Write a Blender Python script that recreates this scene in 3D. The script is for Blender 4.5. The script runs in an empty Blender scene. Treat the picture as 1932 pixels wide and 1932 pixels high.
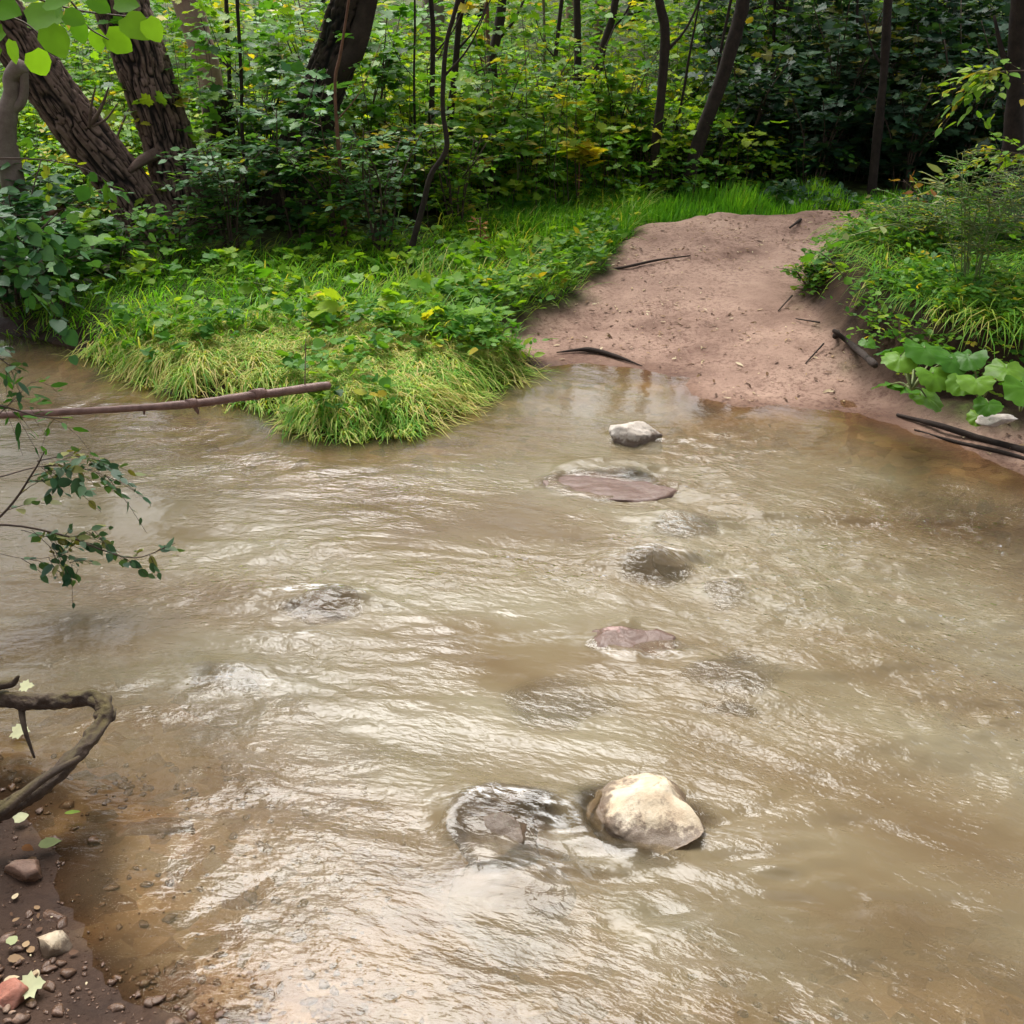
import bpy, math, random
import numpy as np
from mathutils import Vector, Matrix

rng = np.random.default_rng(11)
random.seed(11)
R = math.radians
C = bpy.context.scene.collection
sc = bpy.context.scene

# ---------------------------------------------------------------- camera, sky, sun, exposure
CAM_Z, PITCH, HALF = 1.9, R(25), math.tan(R(25))
cam_data = bpy.data.cameras.new('camera')
cam = bpy.data.objects.new('camera', cam_data)
C.objects.link(cam)
cam.location = (0, 0, CAM_Z)
cam.rotation_euler = (R(90) - PITCH, 0, 0)
cam_data.sensor_fit = 'HORIZONTAL'
cam_data.angle = R(50)
cam_data.clip_start = 0.05
cam_data.clip_end = 1000
sc.camera = cam

SUN_AZ, SUN_EL = R(-20), R(60)
world = bpy.data.worlds.new('World')
sc.world = world
world.use_nodes = True
wn, wl = world.node_tree.nodes, world.node_tree.links
wn.clear()
w_out = wn.new('ShaderNodeOutputWorld')
w_bg = wn.new('ShaderNodeBackground')
w_sky = wn.new('ShaderNodeTexSky')
w_sky.sky_type = 'NISHITA'
w_sky.sun_disc = False
w_sky.sun_elevation = SUN_EL
w_sky.sun_rotation = SUN_AZ
w_sky.air_density = 1.0
w_sky.dust_density = 4.0
w_sky.ozone_density = 1.0
w_hsv = wn.new('ShaderNodeHueSaturation')
w_hsv.inputs['Saturation'].default_value = 0.30
w_hsv.inputs['Value'].default_value = 1.0
w_bg.inputs['Strength'].default_value = 0.125
wl.new(w_sky.outputs[0], w_hsv.inputs['Color'])
wl.new(w_hsv.outputs[0], w_bg.inputs[0])
wl.new(w_bg.outputs[0], w_out.inputs[0])

sun_data = bpy.data.lights.new('sun', 'SUN')
sun_data.energy = 2.5
sun_data.angle = R(42)
sun_data.color = (1.0, 0.97, 0.92)
sun = bpy.data.objects.new('sun', sun_data)
C.objects.link(sun)
sdir = Vector((math.sin(SUN_AZ) * math.cos(SUN_EL), math.cos(SUN_AZ) * math.cos(SUN_EL), math.sin(SUN_EL)))
sun.rotation_euler = sdir.to_track_quat('Z', 'Y').to_euler()
sun.location = sdir * 60

sc.view_settings.view_transform = 'Standard'
sc.view_settings.look = 'None'
sc.view_settings.gamma = 1.0
sc.view_settings.exposure = 1.25
sc.cycles.use_denoising = True
sc.cycles.max_bounces = 7
sc.cycles.diffuse_bounces = 3
sc.cycles.glossy_bounces = 3
sc.cycles.transparent_max_bounces = 8
sc.cycles.transmission_bounces = 4
sc.cycles.caustics_reflective = False
sc.cycles.caustics_refractive = False
sc.cycles.sample_clamp_indirect = 6

# ---------------------------------------------------------------- placing helpers
def ray(px, py):
    dx = (px / 1932 - .5) * 2 * HALF
    dy = (.5 - py / 1932) * 2 * HALF
    c, s = math.cos(PITCH), math.sin(PITCH)
    return np.array([dx, c + dy * s, -s + dy * c])

def W(px, py, z=0.0):
    d = ray(px, py)
    t = (z - CAM_Z) / d[2]
    return np.array([d[0] * t, d[1] * t, z])

def WY(px, py, y):
    d = ray(px, py)
    t = y / d[1]
    return np.array([d[0] * t, y, CAM_Z + d[2] * t])

def c1(x, y): return (x / 2.1467 * .7892, y / 2.1467 * .7892)
def c2(x, y): return ((750 + x / 2.1467) * .7892, y / 2.1467 * .7892)
def c3(x, y): return ((1548 + x / 2.1467) * .7892, y / 2.1467 * .7892)

# ---------------------------------------------------------------- numpy noise
def _hash(ix, iy, iz, seed):
    h = (ix.astype(np.int64) * 374761393 + iy.astype(np.int64) * 668265263 + iz.astype(np.int64) * 2147483647 + seed * 1274126177) & 0xffffffff
    h = ((h ^ (h >> 13)) * 1274126177) & 0xffffffff
    h = (h ^ (h >> 16)) * 2246822519 & 0xffffffff
    h = h ^ (h >> 15)
    return (h & 0xffffff) / float(0xffffff) * 2 - 1

def vnoise(x, y, z=None, seed=0):
    if z is None: z = np.zeros_like(x)
    fx, fy, fz = np.floor(x), np.floor(y), np.floor(z)
    tx, ty, tz = x - fx, y - fy, z - fz
    tx = tx * tx * tx * (tx * (tx * 6 - 15) + 10)
    ty = ty * ty * ty * (ty * (ty * 6 - 15) + 10)
    tz = tz * tz * tz * (tz * (tz * 6 - 15) + 10)
    r = 0
    for a in (0, 1):
        for b in (0, 1):
            for c in (0, 1):
                w = (tx if a else 1 - tx) * (ty if b else 1 - ty) * (tz if c else 1 - tz)
                r = r + w * _hash(fx + a, fy + b, fz + c, seed)
    return r

def fbm(x, y, z=None, oct=4, seed=0, gain=.5):
    r, a, f = 0, 1.0, 1.0
    if z is None: z = np.zeros_like(x)
    for o in range(oct):
        r = r + a * vnoise(x * f + o * 17.3, y * f - o * 9.1, z * f + o * 3.7, seed + o)
        a *= gain
        f *= 2.03
    return r

def sdist(x, y, poly):
    """signed distance to a closed polygon, positive inside"""
    poly = np.asarray(poly)[:, :2]
    a, b = poly, np.roll(poly, -1, 0)
    d = np.full(x.shape, 1e9)
    inside = np.zeros(x.shape, bool)
    for (ax, ay), (bx, by) in zip(a, b):
        ex, ey = bx - ax, by - ay
        t = np.clip(((x - ax) * ex + (y - ay) * ey) / (ex * ex + ey * ey + 1e-12), 0, 1)
        d = np.minimum(d, (x - ax - t * ex) ** 2 + (y - ay - t * ey) ** 2)
        cr = (ay > y) != (by > y)
        if ey != 0:
            inside ^= cr & (x < ex * (y - ay) / ey + ax)
    d = np.sqrt(d)
    return np.where(inside, d, -d)

def sstep(a, b, x):
    t = np.clip((x - a) / (b - a), 0, 1)
    return t * t * (3 - 2 * t)

# ---------------------------------------------------------------- outlines on the ground
far_shore = [(0, 628), (60, 638), (150, 652), (215, 688), (265, 715), (335, 738), (430, 750), (480, 762), (535, 785), (560, 808),
             (650, 822), (760, 818), (800, 800), (860, 765), (925, 725), (985, 702), (1030, 690), (1100, 686), (1210, 696),
             (1290, 713), (1302, 738), (1330, 757), (1400, 768), (1480, 766), (1560, 774), (1650, 792), (1740, 820), (1830, 852), (1932, 895)]
near_shore = [(0, 1500), (60, 1555), (92, 1600), (105, 1650), (110, 1700), (145, 1755), (165, 1810), (205, 1850), (260, 1890), (340, 1932)]
WATER = [(-14, 8.0), (-6, 6.9)] + [tuple(W(*p)[:2]) for p in far_shore] + [(3.2, 3.6), (5, 2.6), (14, 1.0), (14, -1.5), (5, -.6), (1.0, .7), (-.3, 1.15)] \
    + [tuple(W(*p)[:2]) for p in near_shore[::-1]] + [(-2.4, 2.5), (-5, 2.2), (-14, 2.4)]
path_px = [(1030, 690, .0), (960, 650, .06), (965, 622, .08), (1010, 600, .08), (1095, 568, .1), (1140, 515, .15), (1165, 470, .2), (1195, 425, .28),
           (1235, 402, .33), (1330, 392, .35), (1480, 385, .38), (1600, 386, .38), (1720, 392, .38), (1850, 396, .38), (1990, 400, .4), (2010, 425, .3),
           (1780, 465, .26), (1650, 470, .2), (1572, 495, .18), (1522, 525, .14), (1500, 570, .1), (1535, 625, .07), (1585, 680, .05), (1650, 735, .04),
           (1760, 790, .04), (1900, 815, .04), (2100, 840, .04), (2300, 930, .0), (1932, 950, -.1), (1740, 860, -.1), (1480, 820, -.1), (1290, 790, -.1), (1150, 730, -.05)]
PATH = [tuple(W(*p)[:2]) for p in path_px]
mound_px = [(1510, 535, .12), (1502, 575, .1), (1540, 628, .07), (1590, 688, .05), (1655, 742, .04), (1770, 778, .04), (1920, 800, .05), (2150, 830, .05),
            (2700, 700, .1), (2500, 520, .3), (2000, 500, .3), (1760, 482, .25), (1650, 480, .2), (1565, 502, .18)]
MOUND = [tuple(W(*p)[:2]) for p in mound_px]

def masks(x, y):
    dw = -sdist(x, y, WATER)                      # positive on land
    wob = fbm(x * 3.1, y * 3.1, oct=3, seed=5) * .06
    pm = sstep(-.14, .10, sdist(x, y, PATH) + wob)
    mm = sdist(x, y, MOUND) + wob * .7
    return dw, pm, mm

def height(x, y, full=False):
    x = np.asarray(x, float); y = np.asarray(y, float)
    dw, pm, mm = masks(x, y)
    dl = dw + fbm(x * 5, y * 5, oct=3, seed=9) * .035
    bank = np.where(dl > 0, .11 * (1 - np.exp(-np.maximum(dl, 0) / .08)) + .03 * dl, 0)
    near = sstep(3.4, 2.7, y)
    bank = bank * (1 - near) + near * np.maximum(dl, 0) * .16
    pth = np.maximum(dl, 0) * .095
    land = bank * (1 - pm) + pth * pm
    land = land + np.where(dl > 0, fbm(x * 1.3, y * 1.3, oct=4, seed=2) * (.035 - .022 * pm) * np.minimum(1, np.maximum(dl, 0) * 3), 0)
    land = land + np.where(dl > 0, (fbm(x * 7, y * 7, oct=4, seed=21) * .014 - .03 * np.clip(vnoise(x * 3.3, y * 2.6, seed=23) - .35, 0, 1)) * pm * np.minimum(1, np.maximum(dl, 0) * 2), 0)
    land = land + .33 * sstep(.0, .36, mm) + .10 * sstep(.3, 1.6, mm)
    land = land + .13 * np.maximum(y - 10.6, 0) * sstep(10.0, 13, y) * (1 - .6 * sstep(30, 60, y))
    land = land + .03 * np.maximum(np.abs(x) - 9, 0)
    bed = -np.minimum(.30, np.maximum(-dl, 0) * .24) * (1 - .42 * sstep(2.6, 1.4, y))
    bed = bed + np.minimum(1, np.maximum(-dl, 0) * 4) * fbm(x * 4, y * 4, oct=4, seed=33) * .035
    h = np.where(dl > 0, land, bed)
    if full: return h, dw, pm, mm
    return h

def hz(x, y): return float(height(np.array([x]), np.array([y]))[0])
def ground(px, py, z0=.15):
    p = W(px, py, z0)
    for _ in range(6):
        p = W(px, py, hz(p[0], p[1]))
    return p

# ---------------------------------------------------------------- mesh helpers
def mk(name, V, faces_flat, counts, mat, parent=None, attrs=None, smooth=True, loc=None):
    V = np.asarray(V, np.float32).reshape(-1, 3)
    if loc is not None: V = V - np.asarray(loc, np.float32)
    me = bpy.data.meshes.new(name)
    me.vertices.add(len(V))
    me.vertices.foreach_set('co', V.ravel())
    ff = np.asarray(faces_flat, np.int32).ravel(); cc = np.asarray(counts, np.int32).ravel()
    me.loops.add(len(ff)); me.loops.foreach_set('vertex_index', ff)
    me.polygons.add(len(cc))
    st = np.concatenate([[0], np.cumsum(cc)[:-1]]).astype(np.int32)
    me.polygons.foreach_set('loop_start', st)
    me.polygons.foreach_set('loop_total', cc)
    if smooth: me.polygons.foreach_set('use_smooth', np.ones(len(cc), bool))
    for k, a in (attrs or {}).items():
        a = np.asarray(a, np.float32)
        if a.ndim == 2:
            at = me.attributes.new(k, 'FLOAT_VECTOR', 'POINT'); at.data.foreach_set('vector', a.ravel())
        else:
            at = me.attributes.new(k, 'FLOAT', 'POINT'); at.data.foreach_set('value', a)
    me.update(calc_edges=True)
    me.validate()
    me.materials.append(mat)
    o = bpy.data.objects.new(name, me)
    C.objects.link(o)
    if parent is not None: o.parent = parent
    if loc is not None: o.location = loc
    return o

class Geo:
    def __init__(s): s.V, s.F, s.N, s.A, s.n = [], [], [], [], 0
    def add(s, V, F, N, rnd):
        V = np.asarray(V, float).reshape(-1, 3)
        s.V.append(V); s.F.append(np.asarray(F).ravel() + s.n); s.N.append(np.asarray(N).ravel())
        s.A.append(np.broadcast_to(np.asarray(rnd, float), (len(V),)).copy()); s.n += len(V)
    def make(s, name, mat, parent=None, loc=None, smooth=True):
        return mk(name, np.concatenate(s.V), np.concatenate(s.F), np.concatenate(s.N), mat, parent, {'rnd': np.concatenate(s.A)}, smooth, loc)

def nrm(a): return a / (np.linalg.norm(a, axis=-1, keepdims=True) + 1e-9)

def spline(pts, n):
    P = np.asarray(pts, float)
    if len(P) == 2: P = np.array([P[0], (P[0] + P[1]) / 2, P[1]])
    Q = np.vstack([2 * P[0] - P[1], P, 2 * P[-1] - P[-2]])
    m = len(P) - 1
    u = np.linspace(0, m - 1e-6, n); i = u.astype(int); t = (u - i)[:, None]
    p0, p1, p2, p3 = Q[i], Q[i + 1], Q[i + 2], Q[i + 3]
    return .5 * (2 * p1 + (p2 - p0) * t + (2 * p0 - 5 * p1 + 4 * p2 - p3) * t ** 2 + (3 * p1 - p0 - 3 * p2 + p3) * t ** 3)

def tube(pts, rad, nseg=8, n=None, caps=True, rough=0, rs=8.0, seed=0, bark=0):
    """a swept tube; returns V, F, N, heights"""
    n = n or max(6, len(pts) * 5)
    P = spline(pts, n)
    rad = np.asarray(rad, float)
    rr = np.interp(np.linspace(0, 1, n), np.linspace(0, 1, len(rad)), rad)
    T = nrm(np.gradient(P, axis=0))
    ref = np.array([0, 0, 1.0]) if abs(T[0][2]) < .8 else np.array([1.0, 0, 0])
    X = np.zeros_like(P); x = nrm(np.cross(ref, T[0]))
    for i in range(n):
        x = nrm(x - T[i] * np.dot(x, T[i])); X[i] = x
    Y = np.cross(T, X)
    a = np.linspace(0, 2 * np.pi, nseg, endpoint=False)
    ca, sa = np.cos(a)[None, :, None], np.sin(a)[None, :, None]
    D = X[:, None] * ca + Y[:, None] * sa
    L = np.concatenate([[0], np.cumsum(np.linalg.norm(np.diff(P, axis=0), axis=1))])
    r = rr[:, None] * np.ones((1, nseg))
    hgt = np.full((n, nseg), .8)
    if rough or bark:
        lx = np.cos(a)[None] * rr[:, None]; ly = np.sin(a)[None] * rr[:, None]; lz = L[:, None] + 0 * lx
        if rough: r = r * (1 + rough * fbm(lx * rs + seed, ly * rs, lz * rs * .5, oct=3, seed=seed))
        if bark:
            k = 21.0
            wz = lz + .06 * vnoise(lx * 9, ly * 9, lz * 5, seed + 3)
            wx = lx + .03 * vnoise(lx * 6, ly * 6, lz * 4, seed + 4)
            q1 = 1 - np.abs(vnoise(wx * k * 1.5, ly * k * 1.5, wz * k * .20, seed + 7)) * 3.3
            q2 = 1 - np.abs(vnoise(wx * k * 2.4, ly * k * 2.4, wz * k * .6, seed + 17)) * 3.6
            crack = np.maximum(np.clip(q1, 0, 1), .7 * np.clip(q2, 0, 1))
            fine = vnoise(lx * 70, ly * 70, lz * 26, seed + 5) * .16 + vnoise(lx * 160, ly * 160, lz * 60, seed + 6) * .1
            hgt = np.clip(1 - crack + fine, 0, 1.2)
            r = r + bark * (hgt - .6)
    V = (P[:, None] + D * r[..., None]).reshape(-1, 3)
    i, j = np.meshgrid(np.arange(n - 1), np.arange(nseg), indexing='ij')
    j2 = (j + 1) % nseg
    F = np.stack([i * nseg + j, i * nseg + j2, (i + 1) * nseg + j2, (i + 1) * nseg + j], -1).reshape(-1, 4)
    Nn = np.full(len(F), 4)
    F = F.ravel()
    if caps:
        V = np.vstack([V, P[0] - T[0] * rr[0] * .3, P[-1] + T[-1] * rr[-1] * .5])
        b0 = n * nseg
        jj = np.arange(nseg); j3 = (jj + 1) % nseg
        F = np.concatenate([F, np.stack([jj * 0 + b0, j3, jj], -1).ravel(), np.stack([jj * 0 + b0 + 1, (n - 1) * nseg + jj, (n - 1) * nseg + j3], -1).ravel()])
        Nn = np.concatenate([Nn, np.full(2 * nseg, 3)])
        hgt = np.concatenate([hgt.ravel(), [.5, .5]])
    return V, F, Nn, hgt.ravel()

# leaf outlines: x along the leaf, y across, z up; two halves folded at the midrib
def tmpl(half):
    half = np.asarray(half, float)                # from base to tip, y>0
    n = len(half)
    mid = [(0, 0, 0), (1.0, 0, -.06)]
    V = [mid[0]] + [(x, y, .10 * y - .10 * x * x) for x, y in half] + [mid[1]] + [(.5, 0, .0)] + [(x, -y, .10 * y - .10 * x * x) for x, y in half]
    V[n + 1] = (half[-1][0] + .12, 0, -.13)
    up = [0] + list(range(1, n + 2)) + [n + 2]
    dn = [0, n + 2, n + 1] + list(range(2 * n + 2, n + 2, -1))
    return np.array(V), [up[::-1], dn[::-1]]
OVAL = tmpl([(.12, .20), (.38, .30), (.68, .22), (.88, .08)])
NARROW = tmpl([(.15, .10), (.45, .15), (.8, .07)])
ROUND = tmpl([(-.04, .26), (.22, .46), (.58, .42), (.86, .18)])
MAPLE = tmpl([(-.09, .12), (-.13, .38), (.06, .37), (.08, .56), (.28, .50), (.44, .66), (.50, .42), (.57, .26), (.73, .30), (.80, .12)])
QUAD = (np.array([(0, 0, 0), (.45, .3, .05), (1, 0, -.1), (.45, -.3, .05)]), [[0, 3, 2, 1]])

def leaves(geo, pos, X, Nm, size, rnd, T):
    tv, tf = T
    X = nrm(X); Nm = nrm(Nm - X * np.sum(Nm * X, -1, keepdims=True)); Y = np.cross(Nm, X)
    n, k = len(pos), len(tv)
    s = np.broadcast_to(np.asarray(size, float), (n,))[:, None, None]
    V = pos[:, None] + s * (tv[None, :, 0:1] * X[:, None] + tv[None, :, 1:2] * Y[:, None] + tv[None, :, 2:3] * Nm[:, None])
    flat = np.concatenate([np.asarray(f) for f in tf]); cnt = np.array([len(f) for f in tf])
    F = (np.arange(n)[:, None] * k + flat[None]).ravel()
    geo.add(V.reshape(-1, 3), F, np.tile(cnt, n), np.repeat(np.broadcast_to(np.asarray(rnd, float), (n,)), k))

def sprays(geo, O, D, L, per, size, T, droop=.25, hue=.5, hvar=.2, wood=None, tilt=.35, r=rng, keep=.92, stemr=.003):
    """twigs from origins O along D with leaves set alternately to both sides"""
    m = len(O); D = nrm(D); L = np.broadcast_to(np.asarray(L, float), (m,))
    base = np.clip(hue + r.normal(0, hvar, m), 0, 1)
    for j in range(per):
        t = (j + .6) / per
        p = O + D * (L * t)[:, None]; p[:, 2] -= droop * L * t * t
        side = 1 if j % 2 else -1
        perp = nrm(np.cross(D, [0, 0, 1.0]))
        k = r.random(m) < keep
        a = D * (.55 + .6 * t) + perp * side * (.9 - .5 * t) + r.normal(0, .25, (m, 3)) + np.array([0, 0, -.25])
        N_ = np.array([0, 0, 1.0]) + r.normal(0, tilt, (m, 3))
        sz = size * (.5 + .85 * r.random(m) ** 1.3) * (1.1 - .35 * abs(t - .5))
        leaves(geo, (p + r.normal(0, .004, (m, 3)))[k], a[k], N_[k], sz[k], np.clip(base + r.normal(0, .07, m), 0, 1)[k], T)
    if wood is not None:
        for q in range(m):
            e = O[q] + D[q] * L[q]; e[2] -= droop * L[q]
            mp = O[q] + D[q] * L[q] * .5; mp[2] -= droop * L[q] * .25
            V, F, N_, _ = tube([O[q], mp, e], [stemr, stemr * .5], 3, 4, False)
            wood.add(V, F, N_, .5)

def empty(name, loc, label, cat, group=None):
    o = bpy.data.objects.new(name, None); C.objects.link(o)
    o.location = loc; o.empty_display_size = .1
    tag(o, label, cat, group)
    return o

def tag(o, label, cat, group=None, kind=None):
    o['label'] = label; o['category'] = cat
    if group: o['group'] = group
    if kind: o['kind'] = kind
    return o

def child(o, root):
    """parent o to root without moving it (root only translated)"""
    o.parent = root
    o.location = Vector(o.location) - Vector(root.location)
    return o

# ---------------------------------------------------------------- materials
def new_mat(name):
    m = bpy.data.materials.new(name); m.use_nodes = True
    nt = m.node_tree; nt.nodes.clear()
    out = nt.nodes.new('ShaderNodeOutputMaterial')
    return m, nt, out

def N(nt, kind, **kw):
    n = nt.nodes.new('ShaderNode' + kind)
    for k, v in kw.items():
        if k in n.inputs: n.inputs[k].default_value = v
        else: setattr(n, k, v)
    return n

def ramp(nt, fac, stops):
    r = N(nt, 'ValToRGB')
    el = r.color_ramp.elements
    while len(el) < len(stops): el.new(.5)
    for e, (p, c) in zip(el, stops):
        e.position = p; e.color = (*c, 1)
    nt.links.new(fac, r.inputs[0])
    return r.outputs[0]

def mixc(nt, fac, a, b):
    m = N(nt, 'Mix', data_type='RGBA')
    if isinstance(fac, (int, float)): m.inputs[0].default_value = fac
    else: nt.links.new(fac, m.inputs[0])
    for s, v in ((6, a), (7, b)):
        if isinstance(v, tuple): m.inputs[s].default_value = (*v, 1)
        else: nt.links.new(v, m.inputs[s])
    return m.outputs[2]

def math_(nt, op, a, b=None, clamp=False):
    m = N(nt, 'Math', operation=op, use_clamp=clamp)
    for s, v in ((0, a), (1, b)):
        if v is None: continue
        if isinstance(v, (int, float)): m.inputs[s].default_value = v
        else: nt.links.new(v, m.inputs[s])
    return m.outputs[0]

def leaf_mat(name, stops, trans=.45, rough=.42, spec=.14, vein=True, ttint=(1.25, 1.15, .35)):
    m, nt, out = new_mat(name)
    at = N(nt, 'Attribute', attribute_name='rnd')
    col = ramp(nt, at.outputs['Fac'], stops)
    geo = N(nt, 'NewGeometry')
    nz = N(nt, 'TexNoise', Scale=38.0, Detail=2.0)
    nt.links.new(geo.outputs['Position'], nz.inputs['Vector'])
    hs = N(nt, 'HueSaturation', Saturation=1.0)
    mr = N(nt, 'MapRange'); mr.inputs['To Min'].default_value = .72; mr.inputs['To Max'].default_value = 1.28
    nt.links.new(nz.outputs[0], mr.inputs[0]); nt.links.new(mr.outputs[0], hs.inputs['Value'])
    nt.links.new(col, hs.inputs['Color'])
    p = N(nt, 'BsdfPrincipled', Roughness=rough)
    p.inputs['Specular IOR Level'].default_value = spec
    nt.links.new(hs.outputs[0], p.inputs['Base Color'])
    tr = N(nt, 'BsdfTranslucent')
    mm = N(nt, 'Mix', data_type='RGBA', blend_type='MULTIPLY'); mm.inputs[0].default_value = 1
    nt.links.new(hs.outputs[0], mm.inputs[6]); mm.inputs[7].default_value = (*ttint, 1)
    nt.links.new(mm.outputs[2], tr.inputs[0])
    mx = N(nt, 'MixShader'); mx.inputs[0].default_value = trans
    nt.links.new(p.outputs[0], mx.inputs[1]); nt.links.new(tr.outputs[0], mx.inputs[2])
    nt.links.new(mx.outputs[0], out.inputs[0])
    return m

YELLOW = (.42, .34, .04)
M = {}
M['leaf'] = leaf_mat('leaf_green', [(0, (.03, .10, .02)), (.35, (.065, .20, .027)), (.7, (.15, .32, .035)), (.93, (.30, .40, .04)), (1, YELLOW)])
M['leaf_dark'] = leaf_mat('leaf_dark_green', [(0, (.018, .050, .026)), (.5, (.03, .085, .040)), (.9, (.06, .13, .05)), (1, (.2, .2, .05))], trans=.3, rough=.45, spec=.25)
M['leaf_blue'] = leaf_mat('leaf_bluish_green', [(0, (.035, .12, .04)), (.5, (.08, .22, .065)), (.9, (.16, .30, .075)), (1, YELLOW)], trans=.35, rough=.42, spec=.30)
M['leaf_yellow'] = leaf_mat('leaf_yellow_green', [(0, (.07, .22, .02)), (.4, (.19, .38, .03)), (.8, (.36, .48, .045)), (1, (.58, .48, .05))], trans=.55)
M['leaf_big'] = leaf_mat('leaf_fresh_green', [(0, (.035, .13, .010)), (.5, (.075, .21, .016)), (1, (.16, .31, .03))], trans=.4, rough=.42, spec=.22)
M['leaf_rust'] = leaf_mat('leaf_rusty', [(0, (.16, .05, .02)), (.5, (.30, .14, .04)), (1, (.45, .33, .12))], trans=.3)
M['leaf_fallen'] = leaf_mat('leaf_fallen', [(0, (.06, .03, .02)), (.4, (.13, .07, .04)), (.75, (.33, .22, .12)), (1, (.58, .50, .33))], trans=.12, rough=.6)
M['leaf_pale'] = leaf_mat('leaf_pale', [(0, (.30, .36, .14)), (1, (.55, .55, .34))], trans=.3, rough=.5)
M['grass'] = leaf_mat('grass_green', [(0, (.05, .20, .02)), (.5, (.13, .36, .035)), (.85, (.30, .50, .05)), (1, (.50, .48, .12))], trans=.5, rough=.5, spec=.2)
M['straw'] = leaf_mat('grass_matted', [(0, (.10, .30, .03)), (.3, (.24, .46, .06)), (.65, (.52, .58, .16)), (1, (.66, .54, .24))], trans=.5, rough=.55, spec=.15)

def wood_mat(name, ca, cb, scale=14, rough=.8, bump=.4, moss=None, crackcol=None):
    m, nt, out = new_mat(name)
    geo = N(nt, 'NewGeometry')
    tc = N(nt, 'TexCoord')
    nz = N(nt, 'TexNoise', Scale=float(scale), Detail=6.0, Roughness=.65)
    nt.links.new(tc.outputs['Object'], nz.inputs['Vector'])
    col = ramp(nt, nz.outputs[0], [(.3, ca), (.7, cb)])
    n3 = N(nt, 'TexNoise', Scale=scale * 9.0, Detail=4.0)
    nt.links.new(tc.outputs['Object'], n3.inputs['Vector'])
    col = mixc(nt, math_(nt, 'MULTIPLY', n3.outputs[0], .5), col, tuple(c * .45 for c in ca))
    if crackcol is not None:
        at = N(nt, 'Attribute', attribute_name='rnd')
        mr = N(nt, 'MapRange'); mr.inputs['From Min'].default_value = .25; mr.inputs['From Max'].default_value = .95
        nt.links.new(at.outputs['Fac'], mr.inputs[0])
        col = mixc(nt, mr.outputs[0], crackcol, col)
    if moss is not None:
        n2 = N(nt, 'TexNoise', Scale=5.0, Detail=5.0)
        nt.links.new(tc.outputs['Object'], n2.inputs['Vector'])
        sx = N(nt, 'SeparateXYZ'); nt.links.new(geo.outputs['Normal'], sx.inputs[0])
        f = math_(nt, 'ADD', math_(nt, 'MULTIPLY', sx.outputs[2], .55), math_(nt, 'SUBTRACT', n2.outputs[0], .80), )
        f = math_(nt, 'MULTIPLY', f, 2.2, True)
        col = mixc(nt, f, col, moss)
    p = N(nt, 'BsdfPrincipled', Roughness=rough)
    p.inputs['Specular IOR Level'].default_value = .35
    nt.links.new(col, p.inputs['Base Color'])
    b = N(nt, 'Bump', Strength=bump, Distance=.01)
    n4 = N(nt, 'TexNoise', Scale=scale * 5.0, Detail=6.0, Roughness=.7)
    nt.links.new(tc.outputs['Object'], n4.inputs['Vector'])
    nt.links.new(n4.outputs[0], b.inputs['Height'])
    nt.links.new(b.outputs[0], p.inputs['Normal'])
    nt.links.new(p.outputs[0], out.inputs[0])
    return m
M['bark'] = wood_mat('bark_willow', (.13, .075, .055), (.33, .22, .175), 9, .85, .6, crackcol=(.012, .007, .005))
M['bark_dark'] = wood_mat('bark_dark', (.018, .012, .009), (.055, .036, .027), 16, .9, .5)
M['bark_black'] = wood_mat('bark_black', (.028, .018, .013), (.085, .055, .042), 10, .9, .6, crackcol=(.004, .003, .002))
M['bark_pink'] = wood_mat('bark_bare_pinkish', (.26, .15, .12), (.42, .29, .23), 10, .75, .3)
M['bark_grey'] = wood_mat('bark_grey_brown', (.16, .11, .09), (.30, .23, .19), 12, .75, .3)
M['bark_red'] = wood_mat('bark_reddish', (.12, .05, .03), (.26, .12, .07), 16, .7, .3)
M['wood_wet'] = wood_mat('wood_wet_branch', (.13, .065, .05), (.34, .20, .16), 18, .42, .4)
M['wood_moss'] = wood_mat('wood_mossy', (.045, .028, .018), (.11, .07, .045), 18, .6, .8, moss=(.12, .095, .02))
M['twig'] = wood_mat('twig_brown', (.06, .04, .03), (.14, .09, .06), 30, .7, .2)
M['stem_green'] = wood_mat('stem_green', (.12, .17, .05), (.22, .24, .09), 30, .6, .1)

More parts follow.
